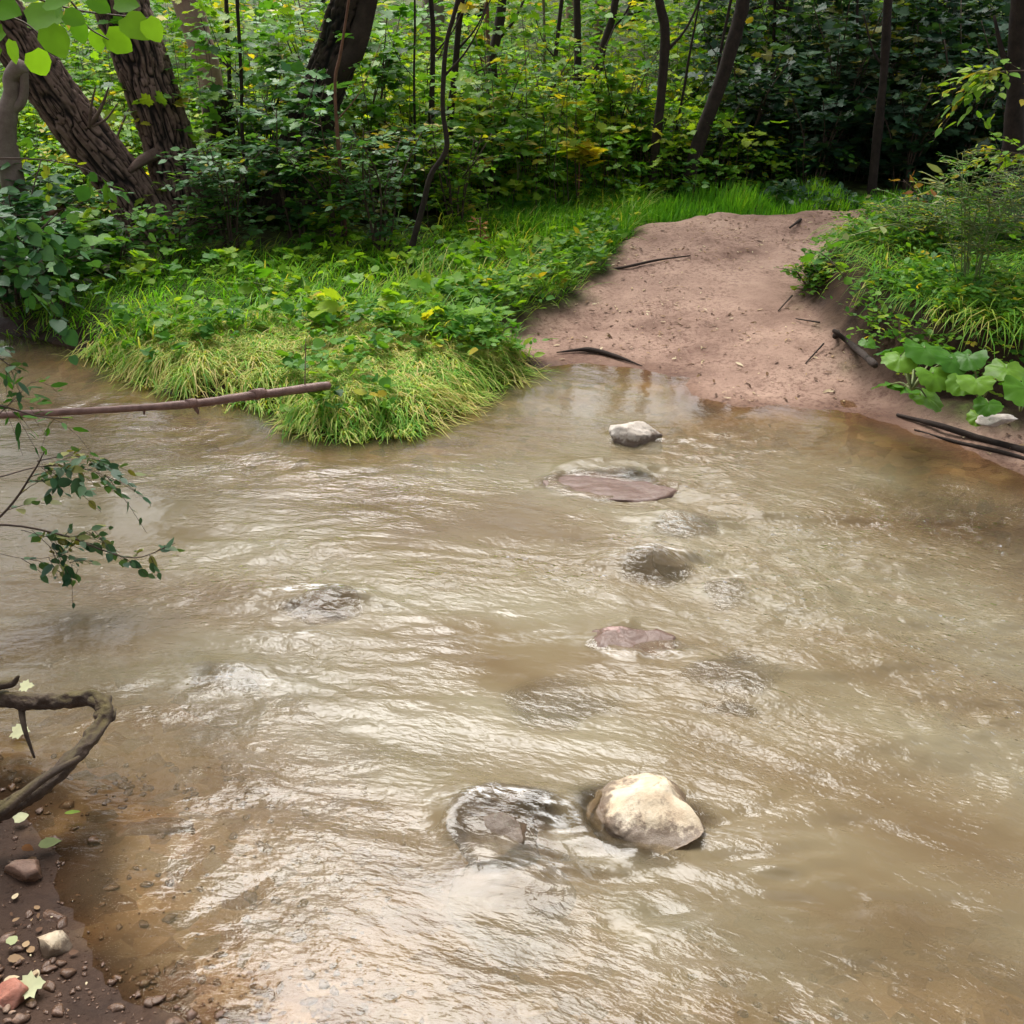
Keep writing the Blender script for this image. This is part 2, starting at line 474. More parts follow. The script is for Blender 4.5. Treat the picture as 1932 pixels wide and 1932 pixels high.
def ground_mat():
    m, nt, out = new_mat('ground_soil')
    geo = N(nt, 'NewGeometry')
    pos = geo.outputs['Position']
    pa = N(nt, 'Attribute', attribute_name='pathm').outputs['Fac']
    wet = N(nt, 'Attribute', attribute_name='wet').outputs['Fac']
    def nz(scale, det=5., rough=.6):
        n = N(nt, 'TexNoise', Scale=scale, Detail=det, Roughness=rough); nt.links.new(pos, n.inputs['Vector']); return n.outputs[0]
    mud = ramp(nt, nz(1.6), [(.30, (.14, .08, .058)), (.46, (.28, .18, .135)), (.60, (.36, .24, .18)), (.75, (.43, .30, .23))])
    # trodden mud is flecked with crumbs of dark soil and bits of leaf
    fleck = ramp(nt, nz(34., 7., .8), [(.50, (0, 0, 0)), (.57, (1, 1, 1))])
    patch = ramp(nt, nz(2.3, 4.), [(.36, (.25, .25, .25)), (.56, (1, 1, 1))])
    ff = math_(nt, 'MULTIPLY', fleck, patch)
    mud = mixc(nt, math_(nt, 'MULTIPLY', ff, .7), mud, (.12, .06, .045))
    v = N(nt, 'TexVoronoi', Scale=60.0); nt.links.new(pos, v.inputs['Vector'])
    peb = ramp(nt, v.outputs['Distance'], [(.10, (1, 1, 1)), (.22, (0, 0, 0))])
    mud = mixc(nt, math_(nt, 'MULTIPLY', math_(nt, 'MULTIPLY', peb, nz(5.)), .35), mud, (.55, .45, .36))
    soil = ramp(nt, nz(7.), [(.3, (.018, .010, .006)), (.7, (.065, .038, .022))])  # dark soil; deepened tone paints shade of mound undercut and near bank
    col = mixc(nt, pa, soil, mud)
    flo = N(nt, 'Attribute', attribute_name='flo').outputs['Fac']
    litr = ramp(nt, nz(9., 6., .7), [(.35, (.018, .016, .006)), (.5, (.05, .06, .015)), (.62, (.09, .14, .025)), (.75, (.16, .13, .04))])
    col = mixc(nt, flo, col, litr)
    dk = mixc(nt, math_(nt, 'MULTIPLY', wet, 1.0), (1., 1., 1.), (.52, .43, .38))
    mlt = N(nt, 'Mix', data_type='RGBA', blend_type='MULTIPLY'); mlt.inputs[0].default_value = 1
    nt.links.new(col, mlt.inputs[6]); nt.links.new(dk, mlt.inputs[7]); col = mlt.outputs[2]
    vb = N(nt, 'TexVoronoi', Scale=16.0); nt.links.new(pos, vb.inputs['Vector'])
    gr = ramp(nt, vb.outputs['Color'], [(.1, (.09, .045, .02)), (.4, (.28, .16, .07)), (.65, (.38, .26, .14)), (.9, (.12, .10, .06))])
    gr = mixc(nt, .45, gr, ramp(nt, nz(3.), [(.35, (.07, .035, .018)), (.65, (.28, .17, .085))]))
    bd = N(nt, 'Attribute', attribute_name='bedm').outputs['Fac']
    col = mixc(nt, bd, col, gr)
    p = N(nt, 'BsdfPrincipled')
    p.inputs['Specular IOR Level'].default_value = .18
    nt.links.new(col, p.inputs['Base Color'])
    rr = math_(nt, 'SUBTRACT', .85, math_(nt, 'MULTIPLY', wet, .28))
    nt.links.new(rr, p.inputs['Roughness'])
    b = N(nt, 'Bump', Strength=.9, Distance=.012)
    h = math_(nt, 'ADD', nz(22., 8., .7), math_(nt, 'MULTIPLY', peb, .25))
    nt.links.new(h, b.inputs['Height']); nt.links.new(b.outputs[0], p.inputs['Normal'])
    nt.links.new(p.outputs[0], out.inputs[0])
    return m
M['ground'] = ground_mat()



def stone_mat(name, ca, cb, cc, rough=.6, dirt=(.07, .035, .018)):
    m, nt, out = new_mat(name)
    geo = N(nt, 'NewGeometry'); tc = N(nt, 'TexCoord')
    n1 = N(nt, 'TexNoise', Scale=9.0, Detail=6.0, Roughness=.65); nt.links.new(geo.outputs['Position'], n1.inputs['Vector'])
    col = ramp(nt, n1.outputs[0], [(.3, ca), (.5, cb), (.72, cc)])
    n2 = N(nt, 'TexNoise', Scale=30.0, Detail=7.0, Roughness=.75); nt.links.new(geo.outputs['Position'], n2.inputs['Vector'])
    sx = N(nt, 'SeparateXYZ'); nt.links.new(geo.outputs['Position'], sx.inputs[0])
    mr = N(nt, 'MapRange'); mr.inputs['From Min'].default_value = .045; mr.inputs['From Max'].default_value = .012   # wet, stained foot
    nt.links.new(sx.outputs[2], mr.inputs[0])
    f = math_(nt, 'ADD', math_(nt, 'MULTIPLY', mr.outputs[0], .33), n2.outputs[0])
    spots = ramp(nt, f, [(.54, (0, 0, 0)), (.70, (1, 1, 1))])
    col = mixc(nt, math_(nt, 'MULTIPLY', spots, .8), col, dirt)
    p = N(nt, 'BsdfPrincipled'); nt.links.new(col, p.inputs['Base Color'])
    rr = math_(nt, 'SUBTRACT', rough, math_(nt, 'MULTIPLY', mr.outputs[0], rough * .6)); nt.links.new(rr, p.inputs['Roughness'])
    b = N(nt, 'Bump', Strength=.6, Distance=.01); nt.links.new(n2.outputs[0], b.inputs['Height'])
    nt.links.new(b.outputs[0], p.inputs['Normal'])
    nt.links.new(p.outputs[0], out.inputs[0])
    return m
M['stone_cream'] = stone_mat('stone_cream', (.34, .23, .135), (.52, .42, .29), (.64, .57, .45))
M['stone_grey'] = stone_mat('stone_grey', (.30, .25, .20), (.46, .40, .34), (.62, .58, .52))
M['stone_pink'] = stone_mat('stone_pinkish', (.22, .12, .10), (.36, .22, .19), (.46, .33, .28), .28)
M['stone_brown'] = stone_mat('stone_brown', (.14, .08, .055), (.26, .15, .10), (.38, .26, .18), .4)
M['stone_red'] = stone_mat('stone_red', (.26, .08, .05), (.36, .13, .08), (.42, .20, .14), .5)
M['stone_olive'] = stone_mat('stone_olive', (.10, .09, .05), (.20, .17, .10), (.32, .27, .18), .35)

# ---------------------------------------------------------------- terrain: one sheet, cut by what it is
def axis(lo, hi, fine, lo_f, hi_f, grow=1.12):
    a = list(np.arange(lo_f, hi_f, fine))
    s = fine; x = a[-1]
    while x < hi:
        s *= grow; x += s; a.append(x)
    s = fine; x = a[0]; b = []
    while x > lo:
        s *= grow; x -= s; b.append(x)
    return np.array(b[::-1] + a)
gx = axis(-90, 90, .045, -5.2, 6.2)
gy = axis(-30, 120, .045, .6, 12.5)
GX, GY = np.meshgrid(gx, gy)
H_, DW, PM, MM = height(GX.ravel(), GY.ravel(), True)
GV = np.stack([GX.ravel(), GY.ravel(), H_], -1)
nx, ny = len(gx), len(gy)
ii, jj = np.meshgrid(np.arange(ny - 1), np.arange(nx - 1), indexing='ij')
Q = np.stack([ii * nx + jj, ii * nx + jj + 1, (ii + 1) * nx + jj + 1, (ii + 1) * nx + jj], -1).reshape(-1, 4)
pathm = np.clip(PM, 0, 1) * (1 - sstep(.02, .12, MM))
nearb = sstep(3.2, 2.6, GY.ravel())
pathm = np.maximum(pathm, nearb * .12 * (GX.ravel() < 1))
wet = np.where(DW > 0, 1 - sstep(.0, .22, DW + fbm(GX.ravel() * 4, GY.ravel() * 4, seed=44) * .08), 1)
wet = np.maximum(wet, nearb * .8)
bedm = sstep(-.02, -.20, DW + .08 * vnoise(GX.ravel() * 6, GY.ravel() * 6, seed=71))
flo = sstep(.0, -.1, MM) * (1 - pathm) * sstep(.05, .25, DW) * (1 - nearb)
zone = np.where(DW < -.0, 0, np.where(pathm > .5, 1, np.where(MM > .0, 2, 3)))
zone = np.where((nearb > .5) & (DW >= 0), 4, zone)
qz = np.max(zone[Q], axis=1); qmin = np.min(zone[Q], axis=1)
qz = np.where(qmin == 0, np.where(np.sum(zone[Q] == 0, 1) >= 3, 0, qz), qz)
for z, nm in ((0, 'stream_bed'), (1, 'mud_path'), (2, 'bank'), (3, 'forest_ground'), (4, 'shore')):
    q = Q[qz == z]
    u, inv = np.unique(q, return_inverse=True)
    o = mk(nm, GV[u], inv.reshape(-1), np.full(len(q), 4), M['ground'], None, {'pathm': pathm[u], 'wet': wet[u], 'bedm': bedm[u], 'flo': flo[u]})
    o['kind'] = 'structure'

# ---------------------------------------------------------------- stones
def rock_mesh(size, seed, cuts=13, rough=.10, sub=5, dmin=.50):
    import bmesh
    bm = bmesh.new(); bmesh.ops.create_icosphere(bm, subdivisions=sub, radius=1)
    V = np.array([v.co[:] for v in bm.verts]); F = np.array([[v.index for v in f.verts] for f in bm.faces]); bm.free()
    r_ = np.random.default_rng(seed)
    for _ in range(cuts):
        n = nrm(r_.normal(0, 1, 3)); d = dmin + .34 * r_.random()
        e = V @ n - d
        V = V - np.outer(np.where(e > 0, e * .96, 0), n)
    V = V * (1 + rough * fbm(V[:, 0] * 1.7, V[:, 1] * 1.7, V[:, 2] * 1.7, oct=3, seed=seed)[:, None])
    V = V + nrm(V) * (fbm(V[:, 0] * 9, V[:, 1] * 9, V[:, 2] * 9, oct=4, seed=seed + 5) * rough * .2)[:, None]
    V = V * np.asarray(size) / 1.0
    return V, F.ravel(), np.full(len(F), 3)

def rock(px, py, z, size, mat, label, seed, rot=0, cat='stone', name='stone', group=None, sub=5, rough=.10, tilt=0):
    p = W(px, py, 0)
    if z is None: z = hz(p[0], p[1])
    V, F, Nn = rock_mesh(size, seed, rough=rough, sub=sub, dmin=.36 if mat in ('stone_cream', 'stone_grey') else .45)
    o = mk(name, V, F, Nn, M[mat], None, None)
    o.location = (p[0], p[1], z); o.rotation_euler = (tilt, 0, rot)
    return tag(o, label, cat, group)

STONES = [  # px, py, z centre, half sizes, material, label, seed, rot
    (1205, 826, .0, (.165, .125, .13), 'stone_grey', 'pale pointed grey stone standing out of the water nearest the mud path', 3, .2),
    (1150, 912, -.048, (.34, .20, .095), 'stone_pink', 'broad flat pinkish stone awash in the stream, behind the line of stones', 8, -.15),
    (1205, 1210, -.038, (.18, .105, .09), 'stone_pink', 'small reddish wet stone just breaking the water in mid stream', 14, -.1),
    (1205, 1548, -.012, (.215, .16, .118), 'stone_cream', 'largest cream coloured stone in the foreground with brown stains', 36, .15),
    (945, 1560, -.05, (.165, .15, .095), 'stone_olive', 'dark wet mottled stone awash left of the large cream stone', 27, .3),
    (975, 1645, -.095, (.19, .17, .10), 'stone_olive', 'greenish stone sunk under the water in front of the dark mottled stone', 29, 1.3),
    (600, 1150, -.045, (.16, .10, .058), 'stone_olive', 'brown stone just under the froth left of mid stream', 31, .0),
]
for s in STONES: rock(s[0], s[1], s[2], s[3], s[4], s[5], s[6], s[7])
SUNK = [
    (1290, 1000, -.13, (.16, .14, .1), 'stone_olive', 'sunken stone making a swell behind the white hump of water', 41, 0),
    (1235, 1085, -.10, (.15, .14, .1), 'stone_cream', 'sunken pale stone under the white hump of water in mid stream', 42, 0),
    (1375, 1120, -.11, (.11, .1, .08), 'stone_olive', 'sunken stone under the small swirl right of mid stream', 43, 0),
    (1385, 1275, -.10, (.17, .12, .07), 'stone_cream', 'orange tinted sunken stone right of the small reddish stone', 44, .2),
    (1360, 1330, -.11, (.10, .08, .06), 'stone_red', 'reddish sunken stone below the orange tinted one', 45, .2),
    (420, 1285, -.08, (.16, .12, .07), 'stone_olive', 'sunken stone under the ripples left of the stream', 46, .2),
    (1050, 1330, -.13, (.2, .15, .08), 'stone_cream', 'broad sandy sunken stone in front of the small reddish stone', 47, .2),
    (250, 1545, -.05, (.16, .11, .05), 'stone_brown', 'flat brown sunken stone near the mossy branch', 48, .3),
]
for s in SUNK: rock(s[0], s[1], s[2], s[3], s[4], s[5], s[6], s[7], sub=4)
rock(48, 1655, .02, (.055, .04, .03), 'stone_brown', 'smooth dark brown stone on the near bank by the red leaf', 51, .2, sub=4)
rock(104, 1795, .015, (.066, .052, .055), 'stone_cream', 'knobbly yellowish stone at the edge of the near bank', 52, .8, sub=4)
rock(24, 1902, .03, (.042, .036, .038), 'stone_red', 'rounded brick red stone in the near corner of the bank', 53, .8, sub=4)
rock(100, 1735, .0, (.045, .02, .018), 'stone_brown', 'thin brown stone beside the yellowish stone on the near bank', 54, -.6, sub=4)
p = ground(1885, 797)
V, F, Nn = rock_mesh((.12, .045, .035), 55, rough=.08, sub=4)
o = mk('stone', V, F, Nn, M['stone_grey']); o.location = (p[0], p[1], p[2] + .015); o.rotation_euler = (0, 0, .15)
tag(o, 'long pale grey stone lying below the butterbur leaves', 'stone')
# small pebbles of the shallow near bed and bank: nobody could count them
g = Geo()
PB = [rock_mesh((1, 1, .5), 77 + q, sub=2, rough=.3) for q in range(6)]
for k in range(5200):
    pv, pf, pn = PB[k % 6]
    x, y = (rng.uniform(-1.6, -.3) if k % 3 else rng.uniform(-1.6, 1.9)), rng.uniform(1.25, 2.6)
    if rng.random() > (1.0 if y < 1.75 else .25): continue
    h = hz(x, y)
    s = .004 + .020 * rng.random() ** 4
    a = rng.random() * 6.28
    rot = np.array([[math.cos(a), -math.sin(a), 0], [math.sin(a), math.cos(a), 0], [0, 0, 1]])
    g.add((pv * s * [1, .7, 1]) @ rot.T + [x, y, h + s * .15], pf, pn, rng.random())
o = g.make('pebbles', M['stone_brown']); tag(o, 'small brown pebbles scattered over the near bank and the shallow bed', 'pebbles', kind='stuff')

# ---------------------------------------------------------------- water
HUMPS = [(1290, 985, .045, .17, .11), (1225, 1068, .075, .17, .10), (1375, 1108, .03, .10, .08), (1420, 1290, .02, .2, .12), (600, 1128, .035, .17, .07),
         (430, 1270, .025, .2, .09), (1150, 880, .02, .3, .12), (940, 1510, .035, .14, .08), (1040, 1530, .02, .09, .07), (960, 1650, .025, .14, .09),
         (560, 1205, .02, .2, .05), (1500, 1130, .02, .15, .09), (1620, 1250, .02, .22, .1), (1700, 1400, .02, .25, .1), (1480, 1230, .018, .15, .08)]
EMERGE = [(1205, 826, .12), (1150, 905, .24), (1205, 1205, .13), (1205, 1548, .15), (945, 1555, .13)]
def flow(x, y):
    t = np.maximum(x + 1.2, 0)
    psi = y + .16 * t ** 2 * (1 - .12 * np.minimum(t, 4))
    return x + 0 * y, psi
def water_amp(x, y):
    dw = sdist(x, y, WATER)
    pool = np.exp(-(((x - .2) / 1.5) ** 2 + ((y - 5.3) / .9) ** 2))
    a = .30 + .55 * np.exp(-(((x - 1.2) / 1.4) ** 2 + ((y - 3.3) / 1.5) ** 2)) + .3 * np.exp(-(((x + 1.0) / 1.0) ** 2 + ((y - 3.4) / 1.0) ** 2)) - .26 * pool
    a = a * (1 + .75 * vnoise(x * 1.3, y * 2.0, seed=67) + .45 * vnoise(x * 4, y * 6, seed=68))
    return np.clip(a, .07, 1.1) * np.clip(dw / .35, .15, 1)
def water_h(x, y):
    ph, ps = flow(x, y)
    dw = sdist(x, y, WATER)
    amp = water_amp(x, y)
    wx, wy = ph + .26 * vnoise(ph * 2, ps * 3, seed=61), ps + .15 * vnoise(ph * 2 + 9, ps * 3, seed=62)
    h = .012 * fbm(wx * 1.7, wy * 4.2, oct=2, seed=60)
    h = h + .0065 * fbm(wx * 5.0, wy * 12, oct=2, seed=63)
    rid = 1 - np.abs(vnoise(wx * 7, wy * 15, seed=64)) * 2
    h = h + .0046 * rid + .0022 * vnoise(wx * 20, wy * 42, seed=66)
    h = h * amp
    for px, py, a, sx, sy in HUMPS:
        p = W(px, py)
        dx, dy = x - p[0], y - p[1]
        h = h + a * np.exp(-(dx / sx) ** 2 - (dy / sy) ** 2)
        t = dx - sx * .6; wk = .25 * a * np.exp(-np.maximum(t, 0) * 2.2) * sstep(-.05, .1, t)
        h = h + wk * 1.3 * vnoise(x * 9 + py, y * 26, seed=81) * np.exp(-((dy + .25 * t) / (sy + .35 * np.maximum(t, 0))) ** 2)
    for px, py, rr in EMERGE:
        p = W(px, py)
        dx, dy = x - p[0], y - p[1]
        rad = np.sqrt(dx * dx + dy * dy * 1.6)
        h = h + .012 * np.exp(-((rad - rr) / .035) ** 2) * (dx < 0)
        t = dx; wk = .008 * np.exp(-np.maximum(t, 0) * 1.6) * sstep(0, .1, t)
        h = h + wk * 1.6 * vnoise(x * 8 + py, y * 30, seed=82) * np.exp(-((dy + .3 * t) / (rr + .3 * np.maximum(t, 0))) ** 2)
    return h
wx_ = axis(-13.5, 13.5, .016, -3.4, 3.9, 1.15)
wy_ = axis(-1.0, 9, .0145, 1.25, 6.6, 1.15)
WX, WYY = np.meshgrid(wx_, wy_)
fx, fy = WX.ravel(), WYY.ravel()
dwat = sdist(fx, fy, WATER)
keepv = dwat > -.22
hh = water_h(fx, fy)
bedh = height(fx, fy)
depth = np.maximum(hh - bedh, 0)
for s in STONES + SUNK:                            # stones lying under the surface make it shallow there
    p = W(s[0], s[1])
    wx1 = .05 * vnoise(fx * 8, fy * 8, seed=90); wy1 = .05 * vnoise(fx * 8, fy * 8, seed=91)
    rr = np.clip(1 - ((fx - p[0] + wx1) / s[3][0] / 1.05) ** 2 - ((fy - p[1] + wy1) / s[3][1] / 1.05) ** 2, 0, 1)
    top = s[2] + s[3][2] * np.sqrt(rr)
    wgt = sstep(0, .7, rr)
    depth = depth * (1 - wgt) + wgt * np.minimum(depth, np.maximum(hh - top, 0) * 1.2 + .025)
turb = 1 - np.exp(-depth / .15)
foam_shine = np.zeros_like(fx)  # froth at stones, plus a painted white reflection on the mid-stream hump
for px, py, sx, sy, a in [(600, 1122, .15, .03, 1.0), (560, 1200, .14, .02, .6), (925, 1515, .12, .025, 1.0), (1050, 1545, .07, .06, .7), (1220, 1058, .13, .06, 1.0), (1290, 1575, .2, .02, .35), (1000, 1640, .16, .08, .35), (880, 1530, .02, .07, .5),
                          (1160, 925, .2, .02, .4), (1290, 1000, .12, .05, .45), (1210, 1235, .14, .02, .4), (430, 1290, .18, .06, .35), (980, 1205, .3, .03, .2), (1380, 1095, .08, .03, .4)]:
    p = W(px, py)
    foam_shine = np.maximum(foam_shine, a * np.exp(-((fx - p[0]) / sx) ** 2 - ((fy - p[1]) / sy) ** 2))
ph_, ps_ = flow(fx, fy)
nwx, nwy = len(wx_), len(wy_)
ii, jj = np.meshgrid(np.arange(nwy - 1), np.arange(nwx - 1), indexing='ij')
Qw = np.stack([ii * nwx + jj, ii * nwx + jj + 1, (ii + 1) * nwx + jj + 1, (ii + 1) * nwx + jj], -1).reshape(-1, 4)
Qw = Qw[np.all(keepv[Qw], axis=1)]
u, inv = np.unique(Qw, return_inverse=True)

def water_mat():
    m, nt, out = new_mat('muddy_water')
    L = nt.links.new
    fl = N(nt, 'Attribute', attribute_name='flow').outputs['Vector']
    tb = N(nt, 'Attribute', attribute_name='turb').outputs['Fac']
    fo = N(nt, 'Attribute', attribute_name='foam_shine').outputs['Fac']
    def nz(sx, sy, scale, det=3., rough=.55, off=0.):
        mp = N(nt, 'Mapping'); mp.inputs['Scale'].default_value = (sx, sy, 1); mp.inputs['Location'].default_value = (off, off, off)
        L(fl, mp.inputs[0])
        n = N(nt, 'TexNoise', Scale=scale, Detail=det, Roughness=rough); L(mp.outputs[0], n.inputs['Vector'])
        return n.outputs[0]
    silt = ramp(nt, nz(1, 1.8, .75, 4.), [(.28, (.11, .068, .034)), (.44, (.175, .132, .075)), (.60, (.215, .185, .118)), (.8, (.20, .13, .068))])
    silt = mixc(nt, math_(nt, 'MULTIPLY', nz(1, 3, 2.6, 4., .6, 5.), .35), silt, (.17, .13, .07))
    froth = ramp(nt, nz(1, 2.4, 20., 6., .7), [(.47, (0, 0, 0)), (.60, (1, 1, 1))])  # speckle for the froth and the painted reflection alike
    ff = math_(nt, 'MULTIPLY', froth, math_(nt, 'MULTIPLY', fo, 1.3, True))
    col = mixc(nt, ff, silt, (.80, .78, .74))
    dif = N(nt, 'BsdfDiffuse'); L(col, dif.inputs[0])
    tr = N(nt, 'BsdfTransparent'); tr.inputs[0].default_value = (.93, .86, .72, 1)
    op = math_(nt, 'MAXIMUM', tb, ff)
    body = N(nt, 'MixShader'); L(op, body.inputs[0]); L(tr.outputs[0], body.inputs[1]); L(dif.outputs[0], body.inputs[2])
    b1 = N(nt, 'Bump', Strength=1.0, Distance=.015); L(nz(1, 2.2, 7.0, 3., .5, 2.), b1.inputs['Height'])
    b2 = N(nt, 'Bump', Strength=1.0, Distance=.010); L(nz(1, 1.9, 27., 3., .55, 7.), b2.inputs['Height']); L(b1.outputs[0], b2.inputs['Normal'])
    am = N(nt, 'Attribute', attribute_name='amp').outputs['Fac']; L(am, b1.inputs['Strength']); L(am, b2.inputs['Strength'])
    gl = N(nt, 'BsdfGlossy', Roughness=.03); gl.inputs[0].default_value = (1, 1, 1, 1)
    fr = N(nt, 'Fresnel', IOR=1.33)
    L(b2.outputs[0], gl.inputs['Normal']); L(b2.outputs[0], fr.inputs['Normal']); L(b1.outputs[0], dif.inputs['Normal'])
    mx = N(nt, 'MixShader'); L(fr.outputs[0], mx.inputs[0]); L(body.outputs[0], mx.inputs[1]); L(gl.outputs[0], mx.inputs[2])
    L(mx.outputs[0], out.inputs[0])
    return m
M['water'] = water_mat()
o = mk('stream_water', np.stack([fx, fy, hh], -1)[u], inv.reshape(-1), np.full(len(Qw), 4), M['water'], None,
       {'turb': turb[u], 'amp': water_amp(fx, fy)[u], 'foam_shine': foam_shine[u], 'flow': np.stack([ph_, ps_, 0 * ps_], -1)[u]})
o['kind'] = 'structure'
o['label'] = 'shallow muddy stream of rippled beige water'

# ---------------------------------------------------------------- trees
def crown(root, cx, cy, cz, rad, n, mat, size=.16, seed=0, rz=.6):
    r_ = np.random.default_rng(seed)
    g = Geo()
    cl = r_.normal(0, 1, (max(8, n // 60), 3)); cl = nrm(cl) * (r_.random((len(cl), 1)) ** .4)
    k = r_.integers(0, len(cl), n)
    pos = cl[k] * [rad, rad, rad * rz] + r_.normal(0, rad * .16, (n, 3)) + [cx, cy, cz]
    leaves(g, pos, r_.normal(0, 1, (n, 3)), r_.normal(0, .6, (n, 3)) + [0, 0, 1], size * (.7 + .6 * r_.random(n)), r_.random(n), OVAL)
    return child(g.make('crown', mat, None, loc=tuple(root.location)), root) if False else g.make('crown', mat, root, None)

def tree(name, pts3, radii, mat, label, cat='tree', group=None, seg=10, n=None, rough=.12, rs=8, bark=0, crown_at=None, branches=(), seed=1, twigleaf=None):
    """pts3 world points from the foot up"""
    base = np.array(pts3[0])
    root = empty(name, tuple(base), label, cat, group)
    V, F, Nn, hg = tube(pts3, radii, seg, n, True, rough, rs, seed, bark)
    g = Geo(); g.add(V - base, F, Nn, hg); g.make('trunk', mat, root)
    for bp, br in branches:
        V, F, Nn, hg = tube(bp, br, 7, None, True, rough, rs, seed + 3)
        g = Geo(); g.add(V - base, F, Nn, hg); g.make('branch', mat, root)
    if crown_at is not None:
        cx, cy, cz, rad, cn, cm = crown_at
        g = Geo(); r_ = np.random.default_rng(seed * 7 + 1)
        ncl = max(10, cn // 45)
        cl = nrm(r_.normal(0, 1, (ncl, 3))) * (r_.random((ncl, 1)) ** .4)
        k = r_.integers(0, ncl, cn)
        pos = cl[k] * [rad, rad, rad * .6] + r_.normal(0, rad * .13, (cn, 3)) + [cx, cy, cz]
        leaves(g, pos - base, r_.normal(0, 1, (cn, 3)), r_.normal(0, .6, (cn, 3)) + [0, 0, 1], .20 * (.7 + .6 * r_.random(cn)), r_.random(cn), OVAL)
        g.make('crown', M[cm], root)
        lg = Geo()                                 # limbs that carry the crown
        top = np.array(pts3[-1])
        for q in range(9):
            e = cl[q] * [rad, rad, rad * .6] * .8 + [cx, cy, cz]
            V, F, Nn, hg = tube([top, (top + e) / 2 + [0, 0, .3], e], [radii[-1] * .5, radii[-1] * .15], 5, 7)
            lg.add(V - base, F, Nn, hg)
        lg.make('limbs', mat, root)
    return root

def up(pxs, ybase, yend=None, foot=None):
    """pixel polyline (foot first) to world points at about the same distance"""
    n = len(pxs); ys = np.linspace(ybase, yend or ybase, n)
    P = [WY(a, b, y) for (a, b), y in zip(pxs, ys)]
    return P

def extend(P, total, curve=(0, 0)):
    """carry the trunk on upward, out of the picture"""
    P = list(P); d = P[-1] - P[-2]; d = d / np.linalg.norm(d)
    while P[-1][2] < total:
        d = nrm(d + np.array([curve[0], curve[1], .12])); P.append(P[-1] + d * 1.1)
    return P

# two big willows leaning left
P = extend(up([(335, 470), (250, 372), (182, 282), (110, 188), (45, 95), (-15, 5)], 8.7, 8.4), 5.5)
P[0][2] -= .2
tree('willow_tree', P, [.27, .18, .172, .17, .165, .16, .15, .13, .10], M['bark'], 'thick rough barked tree leaning far left, lower of the two leaning trunks', seg=170, n=640, rough=.05, bark=.024,
     crown_at=(P[-1][0] - .5, P[-1][1] + 1, 7.2, 1.6, 600, 'leaf'), seed=3,
     branches=[([WY(172, 235, 8.4), WY(190, 205, 8.35), WY(205, 165, 8.3)], [.02, .006]), ([WY(168, 240, 8.4), WY(172, 200, 8.35), WY(180, 165, 8.3)], [.015, .005]),
               ([WY(175, 238, 8.4), WY(200, 225, 8.35), WY(222, 195, 8.3)], [.012, .004])])
P = extend(up([(352, 480), (345, 390), (318, 270), (272, 130), (222, -10)], 8.95, 9.0), 6)
P[0][2] -= .2
tree('willow_tree', P, [.26, .20, .193, .195, .193, .18, .15, .1], M['bark'], 'thickest grey brown trunk with deep bark furrows, steeper of the two leaning trunks', seg=180, n=640, rough=.05, bark=.026,
     crown_at=(P[-1][0] - .5, P[-1][1] + 1.5, 8.4, 1.8, 700, 'leaf'), seed=5,
     branches=[([WY(*c1(800, 790), 8.8), WY(*c1(720, 830), 8.6), WY(*c1(660, 880), 8.5)], [.05, .04, .02])])
# pale dead limb at the left edge
tree('dead_tree', [WY(*c1(*q), 7.9) for q in [(110, 1250), (70, 950), (25, 720), (35, 600), (60, 480), (55, 400), (110, 330)]], [.09, .085, .08, .07, .055, .05, .06], M['bark_grey'],
     'pale smooth bare trunk curving up at the left edge before the lower leaning tree', seg=20, n=60, rough=.06,
     branches=[([WY(*c1(55, 560), 7.9), WY(*c1(110, 520), 7.9), WY(*c1(125, 430), 7.9), WY(*c1(112, 330), 7.9)], [.05, .035, .03, .04])], seed=7)
# pinkish dead trunk and stump
P = extend(up([(425, 330), (408, 230), (392, 130), (372, 60), (350, -10)], 10.6), 4.5)
tree('dead_tree', P, [.12, .11, .11, .125, .125, .1, .06], M['bark_pink'], 'pinkish bare trunk standing behind the thick leaning trunk', seg=28, n=70, rough=.1, rs=5, seed=9)
tree('tree_stump', [WY(418, 330, 9.9), WY(416, 260, 9.9), WY(410, 175, 9.9)], [.15, .125, .12], M['bark_dark'], 'short dark broken stump right of the thick leaning trunk', 'stump', seg=26, n=40, rough=.15, seed=10)
# big dark forked tree
P = extend(up([(548, 400), (560, 310), (598, 200), (640, 90), (668, -10)], 9.3), 6, (.02, .02))
tree('dark_tree', P, [.24, .175, .155, .155, .15, .13, .1], M['bark_black'], 'large dark forked trunk rising out of the central bushes', seg=90, n=300, rough=.08, bark=.03,
     crown_at=(P[-1][0] + .3, P[-1][1] + .5, 7.2, 1.4, 600, 'leaf_dark'), seed=11,
     branches=[([WY(598, 215, 9.3), WY(640, 130, 9.2), WY(668, 95, 9.2), WY(700, -20, 9.2)], [.12, .10, .09, .08])])
